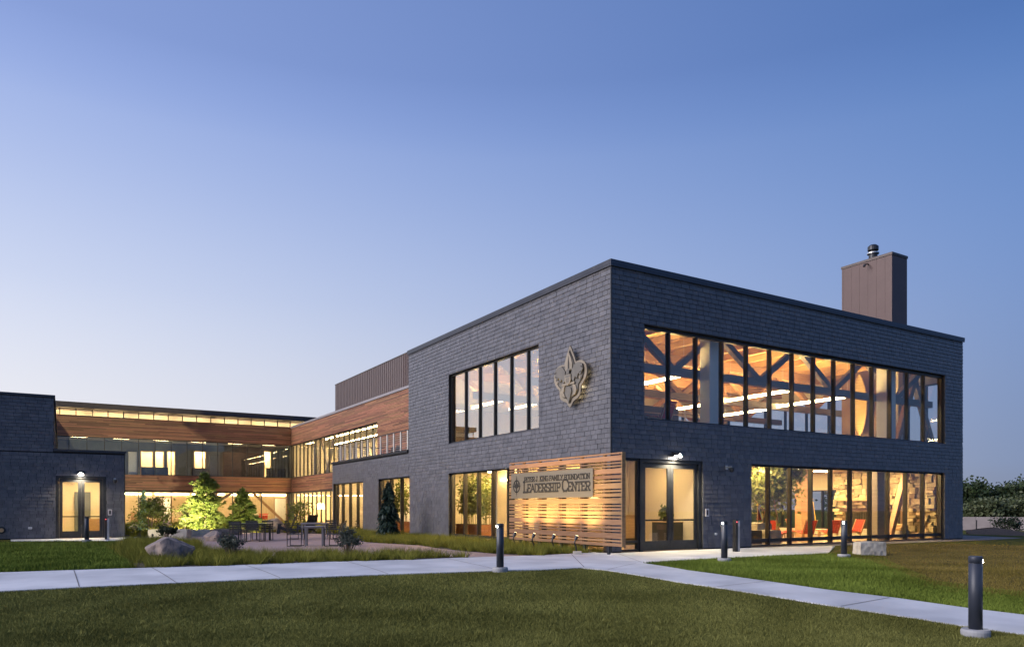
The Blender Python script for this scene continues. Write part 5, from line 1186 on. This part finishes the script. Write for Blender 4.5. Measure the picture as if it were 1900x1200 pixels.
for a, b in ((-.2, .42), (.0, .42), (.2, .42), (-.1, .56), (.1, .56)): MB().cyl((a, -.24, b), (a, .24, b), .085, n=9).build('log', M['oak'], t)
# ================================================================ flags, indoor planting
def flag(px, Y, z0, h, label, main, trim):
    X = onY(Y, px)[0]; t = thing('flag', label, 'flag', (X, Y, z0)); MB().cyl((0, 0, 0), (0, 0, h), .018, n=8).build('pole', M['oak'], t); MB().lathe([(.15, 0), (.15, .03), (.04, .06)], 14).build('base', M['goldcloth'], t); MB().lathe([(.005, 0), (.045, .05), (.0, .16)], 8, (0, 0, h)).build('finial', M['goldcloth'], t)
    V = []; F = []
    for i in range(13):
        zz = h - .06 - i * (h * .62) / 12; wd = .05 + .19 * (i / 12) ** .8
        for j in range(9): u = j / 8; V.append((wd * (u - .15), .05 * math.sin(u * 17) * (i / 12), zz))
    for i in range(12):
        for j in range(8): k = i * 9 + j; F.append((k, k + 1, k + 10, k + 9))
    npmesh('cloth', V, F, main, t); MB().tube([(V[i * 9 + 8][0], V[i * 9 + 8][1], V[i * 9 + 8][2]) for i in range(13)], [.02] * 13, 5).build('fringe', trim, t)
flag(1536, 4.6, fz, 2.35, 'furled navy flag with gold fringe left of the stone fireplace', M['cloth'], M['goldcloth']); flag(1507, 5.2, fz, 1.75, 'furled blue flag with gold fringe beside the timber column', M['cloth'], M['goldcloth'])
flag(1406, 1.9, .70, .75, 'small red striped flag standing in the indoor planting', M['redcloth'], M['white'])
broadleaf('indoor_tree', (onY(2.0, 1441)[0], 2.0, fz + .3), 2.75, 2.2, 'slender trunked indoor tree with pale leaves behind the red chair', M['indoorleaf'], .12, 1500, .05, 51, .55, 1, puff=.25, trunkmat=M['oak'])
broadleaf('indoor_tree', (onY(2.3, 1408)[0], 2.3, fz + .3), 2.6, 2.0, 'bushy indoor tree over stone planters at the lobby window', M['indoorleaf'], .11, 1600, .04, 52, .4, 2, puff=.28, trunkmat=M['oak'])
for (px, Y, w_, h_, sd_, lb) in ((1407, 2.0, .95, .80, 61, 'tall limestone planter stone under the bushy indoor tree'), (1424, 1.5, .9, .52, 62, 'low limestone planter stone beside the red chair')):
    boulder('planter_stone', (onY(Y, px)[0], Y, fz + h_ / 2), w_ / 2, .35, h_ / 2, sd_, M['limestone'], 0, blocky=True, label=lb, cat='stone')
box('planter_side', M['bronze'], SB, onY(1.3, 1396)[0] - .2, onY(1.3, 1410)[0], 1.2, 1.6, .04, .55)
for (px, X, lb, sd_) in ((868, 1.6, 'tall bamboo clump in a rust planter next to the glass left jamb', 71), (893, 1.7, 'bright bamboo clump in a rust planter behind the lit glazing', 72), (742, 1.4, 'leafy plant in a rust planter behind the narrow slate window', 73), (641, 1.3, 'tall dark leaved plant behind the four-bay window under the terrace', 74)):
    Y = onX(X, px)[0]; t = thing('bamboo_planter', lb, 'plant', (X, Y, fz)); MB().box(-.35, .35, -.55, .55, 0, .62).build('planter', M['planter'], t); box('soil', M['soil'], t, -.32, .32, -.52, .52, .621, .63)
    r3 = random.Random(sd_); mb = MB(); C = []
    for k in range(12):
        a, b = r3.uniform(-.28, .28), r3.uniform(-.5, .5); hh = r3.uniform(1.6, 2.25); e = Vector((a + r3.uniform(-.2, .2), b + r3.uniform(-.3, .3), .62 + hh)); mb.cyl((a, b, .62), e, .014, .006, 5, False)
        for q in range(110 if px > 800 else 60): p = Vector((a, b, .62)).lerp(e, r3.uniform(.25, 1.02)); C.append((p.x + r3.gauss(0, .1), p.y + r3.gauss(0, .13), p.z + r3.gauss(0, .08)))
    mb.build('canes', M['leaf'], t); leafcards('foliage', C, .09, M['indoorleaf'] if px > 800 else M['leaf'], t, 2.4)
# ================================================================ vestibule
t = thing('bin_cabinet', 'black bin cabinet against the beige vestibule wall', 'cabinet', (3.88, 1.65, fz)); box('carcass', M['black'], t, -.22, .22, -.55, .55, 0, .86); box('top', M['oak'], t, -.235, .235, -.565, .565, .861, .89); box('flap', M['bronze'], t, -.228, -.221, -.3, .3, .60, .78)
t = thing('potted_plant', 'small potted plant standing on the black bin cabinet', 'plant', (3.88, 1.75, fz + .89)); MB().lathe([(.07, 0), (.10, .16), (.085, .16)], 14).build('pot', M['black'], t)
leafcards('foliage', [(rnd.gauss(0, .08), rnd.gauss(0, .1), .30 + rnd.gauss(0, .10)) for _ in range(220)], .09, M['leaf'], t, 2.)
t = thing('wall_sconce', 'small bronze sconce on the beige vestibule wall', 'light', (2.35, 3.99, 2.25)); MB().lathe([(.05, -.16), (.11, .04), (.09, .16)], 12, (0, -.12, 0)).build('shade', M['bronze'], t)
light('lamp', 'SPOT', t, (0, -.14, -.2), 45, WARM, aim=(.5, -.2, -2), size=.05, spot=100, blend=.4)
t = thing('wall_map', 'pale wall map panel behind the sidelight glass', 'map', (onY(5.95, 1166)[0], 5.95, 1.45)); box('board', M['white'], t, -.42, .42, 0, .03, -.6, .75)
MB().prism([(-.25, .55), (.05, .6), (.1, .45), (.3, .4), (.1, .1), (.12, -.1), (.28, -.4), (-.22, -.4), (-.24, .1)], (0, 0, 0), (1, 0, 0), (0, 0, 1), (0, -1, 0), .001, .012).build('map_shape', pm('map_blue', (.36, .44, .55), (.5, .56, .62), scale=5), t)
t = thing('reception_desk', 'oak reception desk with dark base behind the sidelight', 'desk', (onY(3.2, 1183)[0] - .1, 3.2, fz)); box('front', M['oak'], t, -.55, .55, 0, .05, .25, 1.05); box('base', M['bronze'], t, -.5, .5, .06, .5, 0, .24); box('top', M['oak'], t, -.6, .6, -.04, .6, 1.051, 1.10)
# ================================================================ wing offices seen through the glass
def officepx(px0, px1, Y, z0, z1, m, name, label, cat, dep=.5):
    a, b = onY(Y, px0)[0], onY(Y, px1)[0]; t = thing(name, label, cat, ((a + b) / 2, Y, z0)); box('carcass', m, t, -(b - a) / 2, (b - a) / 2, 0, dep, 0, z1 - z0); box('top', M['darkmetal'], t, -(b - a) / 2 - .01, (b - a) / 2 + .01, -.01, dep + .01, z1 - z0 + .001, z1 - z0 + .03)
    n = max(1, int((b - a) / .8))
    for k in range(n): x0 = -(b - a) / 2 + k * (b - a) / n; box('door', m, t, x0 + .02, x0 + (b - a) / n - .02, -.015, -.001, .05, z1 - z0 - .04)
O2 = ZS2
officepx(239, 254, WY + 2.6, O2, O2 + 2.1, M['white'], 'cabinet', 'tall pale cabinet in the office above the low slate block', 'cabinet')
officepx(389, 408, WY + 2.2, O2, O2 + 2.0, M['greyroom'], 'cabinet', 'tall grey office cabinet beside the lit doorway above the evergreen', 'cabinet')
officepx(494, 531, WY + 1.6, O2, O2 + .95, M['darkmetal'], 'office_partition', 'low dark office partition at the inner corner window', 'partition', .1)
officepx(414, 486, WY + 3.0, O2, O2 + 2.4, M['bronze'], 'office_partition', 'dark brown office partition wall behind the upper glazing', 'partition', .12)
officepx(356, 388, WY + 2.0, O2, O2 + .78, M['darkmetal'], 'desk', 'dark office desk by the doorway above the evergreen', 'desk', .7)
officepx(263, 312, WY + 2.0, O2, O2 + .76, M['darkmetal'], 'desk', 'long dark office desk behind the left ribbon window', 'desk', .7)
officepx(243, 262, WY + 2.4, .036, 1.0, M['oak'], 'cabinet', 'low oak cabinet on the ground floor behind the sapling', 'cabinet')
for i, (px, lb) in enumerate(((476, 'red chair at the meeting table behind the cone shaped evergreen'), (489, 'second red chair at the meeting table behind the braced glazing'))): redchair(px, WY + 2.2, fz, R_(200 + 40 * i), lb)
t = thing('meeting_table', 'pale meeting table with red chairs behind the braced glazing', 'table', (onY(WY + 2.8, 483)[0], WY + 2.8, fz)); box('top', M['white'], t, -.8, .8, -.4, .4, .7, .74)
for a in (-.7, .7):
    for b in (-.32, .32): box('leg', M['steel'], t, a - .02, a + .02, b - .02, b + .02, 0, .7)
for k in range(5):
    y = WY - 1.6 - k * 3.3; t = thing('bookshelf', 'cream bookshelf with files behind the upper cedar wing glazing', 'bookshelf', (8.9, y, O2), 0, 'bookshelves along the upper corridor'); box('back', M['oak'], t, .3, .34, -.7, .7, 0, 1.9)
    for q in range(5):
        box('shelf', M['oak'], t, 0, .299, -.7, .7, .05 + q * .44, .08 + q * .44)
    for q in range(4):
        mb = MB(); yy_ = -.66
        box('book_row', M['cloth'] if (q + k) % 3 == 0 else M['limestone'] if (q + k) % 3 == 1 else M['planter'], t, .05, .28, -.66, rnd.uniform(.1, .62), .0805 + q * .44, .34 + q * .44)
for (Y0, lb) in ((onX(6.4, 603)[0], 'floor lamp with glowing drum shade behind the cedar wing glazing'),):
    t = thing('floor_lamp', lb, 'lamp', (6.0, Y0, fz)); MB().lathe([(.16, 0), (.16, .03), (.02, .04), (.02, 1.3)], 12).build('stand', M['bronze'], t); MB().lathe([(.30, 1.3), (.26, 1.75)], 18).build('shade', M['warm'], t)
for k, (Y0, z_) in enumerate(((onX(7.9, 573)[0], 1.3), (onX(7.9, 590)[0], 1.4))):
    t = thing('wall_picture', 'framed picture on the cream corridor wall behind the cedar wing glazing', 'picture', (7.97, Y0, z_), 0, 'pictures on the corridor wall'); box('frame', M['bronze'], t, -.02, .02, -.45, .45, -.35, .55); box('print', M['birch'], t, -.026, -.021, -.38, .38, -.28, .48)
